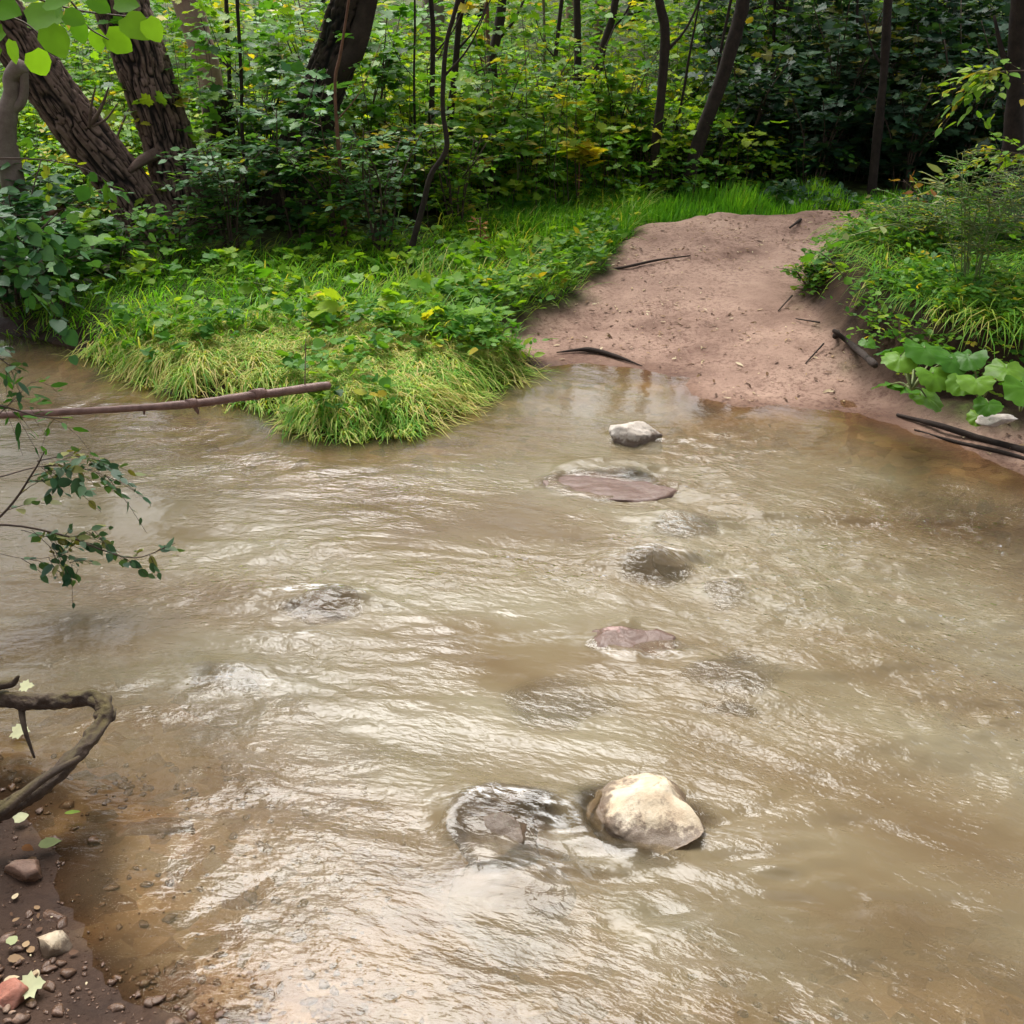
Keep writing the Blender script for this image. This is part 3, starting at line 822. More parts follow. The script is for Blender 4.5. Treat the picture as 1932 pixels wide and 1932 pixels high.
# thin trees behind; foot first
thin = [
    ([(c2(500, 1290)), c2(560, 1060), c2(600, 900), c2(682, 760), c2(662, 550), c2(680, 230), c2(745, -20)], 7.9, .037, 'bark_dark', 'crooked dark sapling with a kink halfway, at the right end of the central bushes', 0),
    ([c2(985, 760), c2(965, 560), c2(925, 430), c2(918, 300), c2(950, 130), c2(970, -20)], 11.0, .085, 'bark_dark', 'curved dark trunk above the middle of the far grass', 1),
    ([c2(905, 650), c2(900, 350), c2(885, -20)], 11.6, .045, 'bark_red', 'slim reddish trunk close beside the curved dark trunk', 0),
    ([c2(1350, 900), c2(1355, 590), c2(1355, 300), c2(1350, -20)], 11.4, .06, 'bark_dark', 'straight upright trunk behind the yellow leaved sapling', 1),
    ([c2(1440, 650), c2(1465, 370), c2(1482, 250), c2(1530, 100), c2(1552, -20)], 12.2, .075, 'bark_dark', 'dark trunk bending right, between the straight trunk and the path', 1),
    ([c2(1728, 975), c2(1760, 700), c2(1790, 400), c2(1802, 150), c2(1768, -20)], 10.3, .075, 'bark_dark', 'slender curved tree at the head of the path, left of its leaning neighbour', 1),
    ([c3(195, 965), c3(290, 650), c3(400, 350), c3(470, 100), c3(495, -20)], 10.4, .115, 'bark_dark', 'dark tree leaning right at the head of the path', 1),
    ([c3(340, 600), c3(370, 300), c3(432, -20)], 10.9, .028, 'bark_dark', 'thin straight sapling just above the leaning dark tree', 0),
    ([c3(110, 880), c3(150, 650), c3(190, 440), c3(230, 200)], 10.8, .022, 'bark_dark', 'thin slanting stem between the two trees at the head of the path', 0),
    ([c2(1225, 500), c2(1240, 300), c2(1275, -20)], 12.0, .042, 'bark_dark', 'thin trunk left of the straight upright trunk', 0),
    ([c2(1180, 560), c2(1186, 300), c2(1178, -20)], 13.0, .032, 'bark_grey', 'very thin pale trunk deep in the middle of the wood', 0),
    ([c2(600, 760), c2(608, 420), c2(612, 150), c2(600, -20)], 9.8, .045, 'bark_dark', 'black upright trunk left of the crooked sapling', 0),
    ([c2(700, 620), c2(722, 400), c2(745, 120), c2(762, -20)], 9.9, .05, 'bark_dark', 'dark trunk close behind the crooked sapling', 1),
    ([c2(520, 760), c2(515, 400), c2(518, -20)], 9.4, .018, 'bark_dark', 'pole thin dark stem between the forked tree and the black trunk', 0),
    ([c1(1245, 700), c1(1238, 400), c1(1215, -20)], 9.0, .028, 'bark_dark', 'thin dark stem left of the large forked trunk', 0),
    ([c1(1190, 700), c1(1175, 350), c1(1160, -20)], 10.2, .04, 'bark_dark', 'dark stem between the broken stump and the thin dark stem', 0),
    ([c1(1775, 1200), c1(1740, 800), c1(1720, 430), c1(1760, 200)], 8.3, .024, 'bark_red', 'reddish bare stem standing in front of the forked trunk', 0),
    ([c3(1180, 700), c3(1215, 350), c3(1235, -20)], 10.2, .07, 'bark_dark', 'dark tree in the shaded thicket behind the path', 1),
    ([c3(1870, 800), c3(1890, 400), c3(1915, -20)], 8.8, .13, 'bark_dark', 'dark trunk at the far right edge of the shaded wood', 1),
    ([c3(1075, 300), c3(1078, -20)], 12.0, .03, 'bark_dark', 'thin dark stem high in the shaded wood', 0),
    ([c3(640, 400), c3(650, 150), c3(655, -20)], 12.5, .03, 'bark_dark', 'thin stem right of the leaning dark tree', 0),
    ([c2(610, 200), c2(612, -20)], 15.0, .28, 'bark_grey', 'broad pale trunk far back behind the crooked sapling', 0),
    ([c2(1320, 180), c2(1330, -20)], 15.0, .16, 'bark_pink', 'reddish brown trunk far back in the middle of the wood', 0),
    ([c2(1465, 200), c2(1470, -20)], 16.0, .14, 'bark_grey', 'greyish trunk far back left of the path head', 0),
]
for k, (px, y, r0, mt, lab, cr) in enumerate(thin):
    P = up(px, y); r0 *= .56
    f = hz(P[0][0], P[0][1])
    if P[0][2] > f: P = [np.array([P[0][0] + random.uniform(-.05, .05), P[0][1], f - .05])] + P
    top = extend(P, 4.6 if cr else 2.6, (random.uniform(-.05, .05), 0))
    ca = None
    if cr:
        t = top[-1]; ca = (t[0], t[1] + .4, 5.2, 1.0, 420 if t[0] > 1 else 200, 'leaf_dark')
    br = []
    if len(px) > 3 and r0 < .05:
        a = P[-2]; b = P[-3]; q = (a + b) / 2
        br = [([q, q + [.18, 0, .2], q + [.35, .1, .55]], [r0 * .4, r0 * .15])]
    elif len(px) == 3:
        q = P[-2]; br = [([q, q + [-.12, 0, .15], q + [-.22, .05, .42]], [r0 * .4, r0 * .15])]
    tree('slim_tree' if r0 > .017 else 'sapling', top, [r0 * 1.25, r0, r0 * .95, r0 * .9, r0 * .8, r0 * .6], M[mt], lab, seg=12, n=36, rough=.15, rs=9, crown_at=ca, seed=20 + k, branches=br)

# trees added behind; crowns placed to shade the wood and be mirrored in water
back = [(-3.4, 21, .16), (-.6, 19.5, .18), (1.9, 18.6, .15), (3.4, 15.6, .18), (4.9, 14.8, .18), (6.3, 14.0, .2), (7.8, 13.0, .2), (5.6, 17.2, .2), (7.6, 16.2, .22), (9.2, 11.8, .2), (-9.0, 15, .2), (4.0, 20, .2)]
for k, (x, y, r0) in enumerate(back):
    z = hz(x, y)
    P = [np.array([x, y, z - .1]), np.array([x + .1, y, z + 2]), np.array([x - .1, y + .1, z + 4.2]), np.array([x, y, z + 6])]
    side = 'shaded right' if x > 2 else 'left' if x < -3 else 'middle'
    tree('added_tall_tree', P, [r0, r0 * .85, r0 * .7, r0 * .5], M['bark_dark'], 'dark tall tree added deep in the wood behind the undergrowth, its crown for shade and mirroring', 'tree', 'tall trees added deep in the wood', seg=12, n=24, rough=.1,
         crown_at=(x, y, z + 6.3 + (0 if x > 2 else 1.2), 2.2, 2600 if x > 2 else 700, 'leaf_dark'), seed=60 + k)

# unseen trees added on the banks; their crowns shade the stream edges
tree('shade_tree', [np.array([-5.6, 5.2, hz(-5.6, 5.2) - .1]), np.array([-5.2, 5.3, 1.6]), np.array([-4.5, 5.5, 3.0]), np.array([-3.9, 5.7, 3.7])], [.14, .12, .1, .07], M['bark_dark'],
     'unseen leafy tree added on the left bank to shade the left edge of the stream', crown_at=(-3.4, 6.0, 4.6, 1.6, 2200, 'leaf_dark'), seed=91)
tree('shade_tree', [np.array([6.2, 6.2, hz(6.2, 6.2) - .1]), np.array([5.9, 6.2, 1.8]), np.array([5.1, 6.1, 3.4]), np.array([4.4, 6.0, 4.3])], [.14, .12, .1, .07], M['bark_dark'],
     'unseen leafy tree added on the right bank to shade the right edge of the stream', crown_at=(3.3, 5.7, 5.0, 1.9, 5000, 'leaf_dark'), seed=92)
for k, (x, y, cx, lab) in enumerate([(-3.6, -.6, -2.4, 'unseen leafy tree added beside the viewer to dim the near bank, left one'), (4.2, -.8, 2.6, 'unseen leafy tree added beside the viewer to dim the near bank, right one')]):
    f = hz(x, y)  # unseen trees added to dim sky light over the near corners
    tree('shade_tree', [np.array([x, y, f - .1]), np.array([x, y, 2.0]), np.array([(x + cx) / 2, y + .3, 4.0]), np.array([cx, y + .6, 4.9])], [.16, .14, .11, .08], M['bark_dark'], lab,
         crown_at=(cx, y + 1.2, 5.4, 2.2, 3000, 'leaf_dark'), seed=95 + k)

# ---------------------------------------------------------------- shrubs
def shrub(px, py, h, rad, leafm, label, T=OVAL, size=.06, stems=6, twigs=60, per=7, hue=.4, hvar=.2, seed=0, y=None, name='shrub', cat='shrub', group=None, lean=(0, 0), low=.15, tl=.3, base=None, r3=.010, stemmat='twig', tilt=.35, droop=.25):
    r_ = np.random.default_rng(seed + 100)
    b = np.array(base) if base is not None else ground(px, py)
    root = empty(name, tuple(b), label, cat, group)
    sg, lg = Geo(), Geo()
    O, D = [], []
    for s in range(stems):
        a = r_.random() * 6.283; rr = rad * (.25 + .75 * math.sqrt(r_.random())) if stems > 1 else .08 * rad
        hh_ = h * (.65 + .4 * r_.random())
        e = np.array([math.cos(a) * rr + lean[0], math.sin(a) * rr + lean[1], hh_])
        mid = e * [.35, .35, .55] + r_.normal(0, .03, 3)
        st = np.array([math.cos(a), math.sin(a), 0]) * rad * .12
        st[2] = -.03
        V, F, Nn, _ = tube([st, mid, e], [r3, r3 * .4], 5, 9); sg.add(V, F, Nn, .5)
        S = spline([st, mid, e], 30)
        for t in range(max(1, twigs // stems)):
            q = S[int(29 * (low + (1 - low) * r_.random() ** .8))]
            O.append(q); aa = r_.random() * 6.283
            D.append([math.cos(aa), math.sin(aa), .25 + .35 * r_.random()])
    O, D = np.array(O), np.array(D)
    sprays(lg, O, D, tl * (.5 + .8 * r_.random(len(O))), per, size, T, droop, hue, hvar, sg, tilt, r_)
    sg.make('stems', M[stemmat], root); lg.make('foliage', M[leafm], root)
    return root

S = shrub
S(560, 470, 1.25, .50, 'leaf_blue', 'dense dark leaved shrub at the foot of the forked trunk', MAPLE, .085, 8, 120, 6, .45, seed=1)
S(440, 475, .75, .38, 'leaf_blue', 'low bushy shrub with small leaves right of the leaning trunks\' foot', OVAL, .06, 9, 150, 8, .55, seed=2)
S(500, 410, 1.25, .42, 'leaf_blue', 'tall shrub with pale shining leaves right of the thickest trunk', MAPLE, .09, 7, 90, 6, .5, seed=3)
S(640, 480, 1.0, .42, 'leaf', 'leafy shrub with yellowing leaves in front of the forked trunk', OVAL, .065, 8, 120, 8, .6, .25, seed=4)
S(720, 480, .95, .40, 'leaf_blue', 'rounded shrub just left of the crooked sapling', OVAL, .06, 8, 110, 8, .5, .25, seed=5)
S(700, 400, 1.65, .45, 'leaf', 'tall loose shrub with broad lobed leaves above the rounded shrub', MAPLE, .10, 6, 80, 6, .55, seed=6)
S(620, 380, 1.7, .45, 'leaf_blue', 'tall shrub whose pale compound leaves cross the forked trunk', NARROW, .11, 6, 90, 9, .5, seed=7)
S(860, 440, .9, .40, 'leaf_yellow', 'yellow green shrub right of the crooked sapling', OVAL, .06, 7, 90, 8, .4, seed=8)
S(800, 370, 1.5, .5, 'leaf_yellow', 'golden green shrub behind the crooked sapling', MAPLE, .09, 7, 90, 6, .45, .25, seed=9)
S(930, 370, 1.3, .45, 'leaf', 'open green shrub below the curved dark trunk', MAPLE, .085, 7, 80, 6, .6, seed=10)
S(330, 500, .45, .4, 'leaf', 'low leafy plant in the dark hollow under the leaning trunks', OVAL, .06, 7, 70, 8, .4, seed=11)
S(220, 530, .38, .38, 'leaf', 'broad leaved shrub left of the leaning trunks\' foot', ROUND, .07, 7, 80, 7, .4, seed=12)
S(70, 530, .75, .45, 'leaf_blue', 'dark shrub at the left edge below the pale bare trunk', ROUND, .075, 8, 110, 7, .35, seed=13)
S(20, 590, .75, .45, 'leaf_blue', 'shrub with drooping dark leaves at the left edge by the water', ROUND, .08, 8, 100, 7, .3, seed=14)
S(110, 590, .5, .35, 'leaf', 'small green shrub at the water edge, left end of the grassy bank', ROUND, .07, 7, 60, 7, .4, seed=15)
S(40, 450, .5, .35, 'leaf', 'leafy shrub between the pale bare trunk and the lower leaning tree', ROUND, .07, 7, 80, 7, .5, seed=16)
S(250, 330, 1.1, .7, 'leaf_yellow', 'bright yellow green shrub seen between the two leaning trunks', OVAL, .08, 9, 120, 8, .6, seed=17)
S(120, 300, 1.2, .8, 'leaf_yellow', 'bright yellow green shrub under the lower leaning tree', OVAL, .08, 9, 120, 8, .6, seed=18)
S(1000, 350, 1.3, .5, 'leaf_yellow', 'light green shrub at the back of the far grass', OVAL, .08, 7, 90, 8, .3, seed=19)
S(1160, 348, 1.3, .5, 'leaf', 'green shrub left of the slender tree at the path head', MAPLE, .085, 7, 90, 6, .6, seed=20)
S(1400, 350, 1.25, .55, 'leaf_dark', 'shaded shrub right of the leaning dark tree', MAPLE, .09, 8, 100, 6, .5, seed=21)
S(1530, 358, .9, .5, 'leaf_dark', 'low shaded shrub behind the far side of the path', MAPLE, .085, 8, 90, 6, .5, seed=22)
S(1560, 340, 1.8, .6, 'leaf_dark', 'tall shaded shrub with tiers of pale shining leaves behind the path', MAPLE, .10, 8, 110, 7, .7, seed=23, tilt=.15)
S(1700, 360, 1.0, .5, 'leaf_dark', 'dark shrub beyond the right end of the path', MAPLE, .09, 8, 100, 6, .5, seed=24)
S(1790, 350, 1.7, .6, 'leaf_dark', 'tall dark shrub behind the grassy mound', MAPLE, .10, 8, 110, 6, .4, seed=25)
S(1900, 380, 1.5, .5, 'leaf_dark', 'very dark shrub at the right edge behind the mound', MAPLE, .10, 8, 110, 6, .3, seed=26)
S(1300, 352, .55, .4, 'leaf_dark', 'small shaded shrub at the foot of the leaning dark tree', OVAL, .07, 7, 70, 7, .5, seed=27)
S(1220, 350, .9, .4, 'leaf', 'leafy shrub between the two trees at the path head', OVAL, .07, 7, 70, 8, .4, seed=28)
S(1535, 565, .26, .16, 'leaf', 'low bramble at the left tip of the mound, beside the path', OVAL, .045, 7, 70, 6, .6, seed=61, name='bramble', cat='bramble', tl=.14)
S(1585, 600, .24, .15, 'leaf_dark', 'dark bramble on the mound flank above the slanting root', OVAL, .045, 7, 60, 6, .8, seed=62, name='bramble', cat='bramble', tl=.14)
S(1640, 560, .26, .20, 'leaf', 'bramble on the mound crest over the dark hollow', OVAL, .05, 7, 80, 6, .7, seed=63, name='bramble', cat='bramble', tl=.16)
S(1690, 640, .20, .14, 'leaf_dark', 'small dark bramble in the hollow of the mound', ROUND, .05, 6, 45, 5, .7, seed=64, name='bramble', cat='bramble', tl=.12)
S(1800, 690, .42, .22, 'leaf_dark', 'dark leafy weed behind the butterbur leaves', OVAL, .05, 8, 110, 6, .6, seed=65, name='weed', cat='weed', tl=.16)
S(0, 0, 1.75, .42, 'leaf_dark', 'dark shrub added beyond the left edge by the mossy branch to shade the near bank', ROUND, .06, 10, 230, 7, .4, seed=29, base=(-1.98, 2.5, hz(-1.98, 2.5) - .05), tl=.25)  # off-frame shrub added to cast shade on the near bank
# weeds with pale seed heads on the right
for k, (px, py, h, lab) in enumerate([(1790, 640, .8, 'tall straggly weed with tiny pale flowers on the mound, beside the butterbur'),
                                      (1880, 640, 1.1, 'tallest straggly flowering weed at the right edge of the mound'),
                                      (1830, 560, .75, 'bushy flowering weed on top of the mound'), (1720, 470, .28, 'small flowering weed at the far edge of the mound')]):
    S(px, py, h, .30, 'leaf_dark' if k < 2 else 'leaf', lab, NARROW, .035, 16, 260, 7, .6, .3, seed=40 + k, name='flowering_weed', cat='weed', tl=.16, r3=.004, stemmat='stem_green', low=.3,
      base=None)
# yellow wilting sapling in front of the straight trunk
sap = S(1088, 402, .62, .10, 'leaf_yellow', 'sapling with big drooping yellow leaves in the far grass', MAPLE, .18, 1, 14, 2, .99, .08, seed=50, name='sapling', cat='sapling', tl=.12, low=.66, droop=1.1, r3=.012, stemmat='bark_red')
S(975, 400, .75, .14, 'leaf', 'slender green sapling with hanging leaves left of the yellow one', OVAL, .14, 2, 14, 3, .4, .2, seed=51, name='sapling', cat='sapling', tl=.16, low=.5, droop=.8, r3=.007, stemmat='stem_green')
S(905, 500, .5, .07, 'leaf_rust', 'withered brown stalk with a few curled leaves on the grassy bank', NARROW, .06, 2, 12, 3, .5, .3, seed=52, name='dead_stalk', cat='stalk', tl=.06, r3=.007, stemmat='bark_red')

# ---------------------------------------------------------------- undergrowth, as one mass
def mass(name, n, xr, yr, hfun, T, size, mat, label, seed, per=6, tl=.35, hue=.5, hvar=.25, cond=None, wood=True, droop=.25):
    r_ = np.random.default_rng(seed)
    x = r_.uniform(*xr, n); y = yr[0] + (yr[1] - yr[0]) * r_.random(n) ** 1.3
    hg, dw, pm, mm = height(x, y, True)
    k = (dw > .1) & (pm < .05) & (mm < .0)
    if cond is not None: k &= cond(x, y)
    x, y, hg = x[k], y[k], hg[k]; n = len(x)
    hmax = hfun(x, y)
    z = hg + hmax * r_.random(n) ** .8 * (.75 + .35 * vnoise(x * 1.3, y * 1.3, seed=seed))
    g = Geo()
    a = r_.random(n) * 6.283
    D = np.stack([np.cos(a), np.sin(a), .1 + .3 * r_.random(n)], -1)
    sprays(g, np.stack([x, y, z], -1), D, tl * (.6 + .8 * r_.random(n)), per, size, T, droop, np.clip(hue + .22 * vnoise(x * .9, y * .9, seed=seed + 1), 0, 1), hvar, None, .35, r_)
    o = g.make(name, mat); tag(o, label, 'undergrowth', kind='stuff')
    if wood:
        g2 = Geo(); m = n // 7
        for q in range(m):
            V, F, Nn, _ = tube([(x[q], y[q], hg[q] - .05), (x[q] + r_.normal(0, .04), y[q] + r_.normal(0, .04), (hg[q] + z[q]) / 2), (x[q] + r_.normal(0, .08), y[q], z[q] + .25)], [.007, .002], 3, 4, False)
            g2.add(V, F, Nn, .5)
        o2 = g2.make('stems', M['twig']); o2.parent = o
    return o
cover_extra = None
hf = lambda x, y: np.clip(.5 + (y - 9.3) * .30, .3, 2.0)
mass('undergrowth', 8500, (-7.5, 2.3), (9.2, 13), hf, MAPLE, .068, M['leaf_yellow'], 'light yellow green undergrowth filling the middle of the wood', 201, hue=.48, cond=lambda x, y: y > 9.9 + .2 * x)
mass('undergrowth', 4200, (-6.5, 3.0), (9.0, 12.5), hf, OVAL, .062, M['leaf'], 'mid green undergrowth of small leaves behind the central bushes', 202, per=7, hue=.6, cond=lambda x, y: y > 9.7 + .25 * x)
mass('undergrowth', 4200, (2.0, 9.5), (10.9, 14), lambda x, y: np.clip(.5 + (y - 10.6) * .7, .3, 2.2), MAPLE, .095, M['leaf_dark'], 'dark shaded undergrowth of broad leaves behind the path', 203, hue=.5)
mass('undergrowth', 8500, (-12, 14), (12.5, 21), lambda x, y: 2.0 + 0 * x, OVAL, .12, M['leaf'], 'far mass of green foliage closing off the wood', 204, per=7, tl=.6, hue=.6, wood=False)
mass('undergrowth', 1500, (-3.3, .6), (8.3, 10.2), lambda x, y: 1.9 + 0 * x, MAPLE, .08, M['leaf'], 'light green twigs of tall saplings among the central bushes and trunks', 206, hue=.55, per=6, cond=lambda x, y: (x > -2.9 + .2 * (y - 8.3)) & (y > 8.6 + .25 * (x + 3)), tl=.3)
mass('undergrowth', 1300, (-9, -3.3), (7.4, 11), lambda x, y: .6 + 0 * x, ROUND, .075, M['leaf'], 'leafy thicket on the left bank around the leaning trees', 205, hue=.45, cond=lambda x, y: (y > 9.4) | (x < -4.6))

# ---------------------------------------------------------------- grass
def blades(n, polyw, mat, name, label, length, width, lean, liftlo, hue, hvar, seed, cond=None, gravity=.5, segs=4, cat='grass', clump=3.0, offs=.0):
    r_ = np.random.default_rng(seed)
    poly = np.array(polyw); lo, hi = poly.min(0), poly.max(0)
    x = r_.uniform(lo[0], hi[0], n); y = r_.uniform(lo[1], hi[1], n)
    k = sdist(x, y, poly) > 0
    x, y = x[k], y[k]
    hg, dw, pm, mm = height(x, y, True)
    k = (dw > -.03) & (r_.random(len(x)) > pm * 1.6)
    if cond is not None: k &= cond(x, y, dw, pm, mm)
    x, y, hg = x[k], y[k], hg[k]; n = len(x)
    cn = vnoise(x * clump, y * clump, seed=seed); cn2 = vnoise(x * clump * 2.7, y * clump * 2.7, seed=seed + 1)
    L = (length[0] + (length[1] - length[0]) * r_.random(n)) * (1 + .4 * cn)
    th = np.arctan2(lean[1], lean[0]) + cn2 * 1.8 + r_.normal(0, .85, n)
    lm = math.hypot(*lean)
    d = np.stack([np.cos(th) * lm, np.sin(th) * lm, liftlo + .5 * r_.random(n)], -1); d = nrm(d + r_.normal(0, .12, (n, 3)))
    P = [np.stack([x, y, hg - .01], -1)]
    for s in range(segs):
        d = nrm(d + np.array([0, 0, -gravity]) * (s + .5) / segs)
        q = P[-1] + d * (L / segs)[:, None]
        gq = height(q[:, 0], q[:, 1]) if s > 0 else hg
        q[:, 2] = np.maximum(q[:, 2], np.maximum(gq, -.01) + .006 + offs * r_.random(n))
        P.append(q)
    P = np.stack(P, 1)
    dirxy = nrm((P[:, -1] - P[:, 0]) * [1, 1, 0] + 1e-6)
    side = np.stack([-dirxy[:, 1], dirxy[:, 0], 0 * x], -1)
    w = width * (.6 + .8 * r_.random(n))
    prof = [1.0, 1.0, .85, .55, .0][:segs + 1] if segs == 4 else np.linspace(1, 0, segs + 1)
    Ls = [P[:, s] + side * (w * prof[s])[:, None] * .5 for s in range(segs)] + [P[:, segs]]
    Rs = [P[:, s] - side * (w * prof[s])[:, None] * .5 for s in range(segs)]
    V = np.concatenate([np.stack(Ls, 1), np.stack(Rs, 1)], 1)          # (n, 2*segs+1, 3)
    kk = 2 * segs + 1
    tf = []
    for s in range(segs - 1): tf += [s, s + 1, segs + 1 + s + 1, segs + 1 + s]
    flat = np.array(tf + [segs - 1, segs, 2 * segs]); cnt = np.array([4] * (segs - 1) + [3])
    F = (np.arange(n)[:, None] * kk + flat[None]).ravel()
    rnd = np.clip(hue + .22 * cn + .1 * cn2 + r_.normal(0, hvar, n), 0, 1)
    o = mk(name, V.reshape(-1, 3), F, np.tile(cnt, n), mat, None, {'rnd': np.repeat(rnd, kk)})
    return tag(o, label, cat, kind='stuff')

def poly(pts, z=.15): return [tuple(W(a, b, z)[:2]) for a, b in pts]
mat_poly = poly([(120, 640), (250, 620), (500, 598), (760, 620), (900, 650), (1010, 690), (930, 730), (860, 775), (790, 812), (640, 830), (560, 822), (470, 770), (330, 745), (180, 690)], .1)
lush_poly = poly([(-80, 620), (60, 560), (300, 490), (560, 480), (800, 470), (900, 430), (950, 385), (1150, 365), (1260, 370), (1200, 430), (1170, 500), (1110, 570), (1000, 620), (1010, 690), (900, 660), (700, 640), (400, 640), (150, 660)], .15)
far_poly = poly([(900, 400), (960, 360), (1200, 350), (1500, 352), (1760, 362), (1900, 380), (1900, 402), (1720, 396), (1480, 388), (1230, 408), (1160, 430)], .38)
blades(46000, mat_poly, M['straw'], 'matted_grass', 'flattened yellow green grass on the tip of the left bank, combed towards the water', (.12, .30), .0055, (1.0, -.35), .02, .54, .32, 301, gravity=1.0, offs=.05, clump=3.2)
blades(26000, lush_poly, M['grass'], 'grass', 'lush green grass and weeds covering the left bank', (.10, .36), .007, (.6, -.3), .6, .62, .2, 302, gravity=.5, clump=1.8)
blades(22000, far_poly, M['grass'], 'grass', 'strip of bright green grass along the far edge of the path', (.08, .22), .008, (.2, -.2), .9, .35, .15, 303, gravity=.4)
mound_w = MOUND
blades(19000, mound_w, M['grass'], 'grass', 'long green grass hanging over the earth mound on the right', (.16, .42), .006, (-.7, -.7), .4, .65, .22, 304, cond=lambda x, y, dw, pm, mm: (mm > .28) & (y > 5.2), gravity=.8, clump=2.5)

# low leafy weeds among the grass
def cover(n, polyw, T, size, mat, label, seed, hue=.5, cond=None, per=5, tl=.12, zr=(.03, .16), name='ground_cover'):
    r_ = np.random.default_rng(seed)
    pl = np.array(polyw); lo, hi = pl.min(0), pl.max(0)
    x = r_.uniform(lo[0], hi[0], n); y = r_.uniform(lo[1], hi[1], n)
    cl = vnoise(x * 2.2, y * 2.2, seed=seed)
    k = (sdist(x, y, pl) > 0) & (cl > -.25)
    x, y = x[k], y[k]
    hg, dw, pm, mm = height(x, y, True)
    k = (dw > .02) & (r_.random(len(x)) > pm * 1.5)
    if cond is not None: k &= cond(x, y, dw, pm, mm)
    x, y, hg = x[k], y[k], hg[k]; n = len(x)
    g = Geo(); a = r_.random(n) * 6.283
    D = np.stack([np.cos(a), np.sin(a), .5 + .4 * r_.random(n)], -1)
    sprays(g, np.stack([x, y, hg + r_.uniform(*zr, n)], -1), D, tl * (.6 + .8 * r_.random(n)), per, size, T, .4, hue, .2, None, .4, r_)
    o = g.make(name, mat); return tag(o, label, 'weeds', kind='stuff')
cover(1900, lush_poly, ROUND, .05, M['leaf_yellow'], 'low round leaved weeds among the grass of the left bank', 311, .35)
cover(2400, poly([(700, 640), (860, 480), (1150, 440), (1180, 500), (1100, 580), (1000, 640), (960, 680)]), OVAL, .055, M['leaf'], 'creeping leafy weeds along the left edge of the path', 312, .55)
cover(620, mat_poly, ROUND, .05, M['leaf'], 'scattered fresh green weeds in the flattened grass', 313, .5, zr=(.05, .12))
cover(9500, mound_w, OVAL, .04, M['leaf'], 'small leaved weeds covering the crest and flank of the mound', 314, .55, cond=lambda x, y, dw, pm, mm: (mm > .03) & ((vnoise(x * 2.3, y * 2.3, seed=99) > -.05) | (mm > .40)), zr=(.02, .14))
cover(260, poly([(480, 620), (420, 560), (700, 560), (640, 640)]), ROUND, .10, M['leaf_yellow'], 'larger pale green leaves in the grass near the bushes', 315, .35, per=2, tl=.08, zr=(.08, .15))
cover(1000, lush_poly, MAPLE, .075, M['leaf_yellow'], 'lobed leaf weeds standing in the grass of the left bank', 317, .35, zr=(.08, .22), cond=lambda x, y, dw, pm, mm: vnoise(x * 1.5, y * 1.5, seed=98) > 0)
cover(900, poly([(1440, 350), (1930, 370), (1930, 400), (1480, 385)], .4), OVAL, .06, M['leaf_dark'], 'dark creeping weeds at the back edge of the path', 316, .6)

# ---------------------------------------------------------------- leaf litter on the path
def litter(n, polyw, label, seed, size=.03, mat='leaf_fallen', cond=None):
    r_ = np.random.default_rng(seed)
    pl = np.array(polyw); lo, hi = pl.min(0), pl.max(0)
    x = r_.uniform(lo[0], hi[0], n); y = r_.uniform(lo[1], hi[1], n)
    hg, dw, pm, mm = height(x, y, True)
    k = (sdist(x, y, pl) > 0) & (dw > .03) & (mm < .1)
    k &= (2.2 * fbm(x * 1.9, y * 1.9, seed=seed) + .10 * (y - 7.2)) > r_.normal(.15, .35, n)
    x, y, hg = x[k], y[k], hg[k]; n = len(x)
    g = Geo(); a = r_.random(n) * 6.283
    leaves(g, np.stack([x, y, hg + .006 + .006 * r_.random(n)], -1), np.stack([np.cos(a), np.sin(a), r_.normal(0, .12, n)], -1), r_.normal(0, .25, (n, 3)) + [0, 0, 1], size * (.2 + r_.random(n) ** 3), r_.random(n), NARROW if seed % 2 else OVAL)
    o = g.make('leaf_litter', M[mat]); return tag(o, label, 'leaf litter', kind='stuff')
litter(15000, PATH, 'dead leaves and crumbs strewn over the mud path', 401, .042)
litter(3500, [(-2.2, .9), (-.3, .9), (-.9, 2.9), (-2.2, 2.9)], 'dead leaf scraps on the near bank', 402, .03)
litter(5500, PATH, 'pale and yellow leaf bits on the mud path', 405, .05)

# ---------------------------------------------------------------- sticks and branches
def stick(pts, radii, mat, label, name='stick', cat='stick', seg=10, rough=.14, knots=(), twigs=(), seed=1, n=None, rs=18):
    P = [np.array(p) for p in pts]; base = P[0]
    g = Geo(); V, F, Nn, hg = tube([p - base for p in P], radii, seg, n or 40, True, rough, rs, seed); 
    g.add(V, F, Nn, hg)
    for t, r_, in knots:
        q = spline(P, 101)[int(t * 100)] - base
        v, f, nn = rock_mesh((r_ * 1.5, r_, r_), seed + 9, sub=2); g.add(v + q, f, nn, .5)
    o = g.make(name, mat, None); o.location = base
    for tp, tr in twigs:
        V, F, Nn, hg = tube([np.array(p) - base for p in tp], tr, 6, 12, True, .1, 20, seed)
        g2 = Geo(); g2.add(V, F, Nn, hg); g2.make('twig', mat, o)
    return tag(o, label, cat)

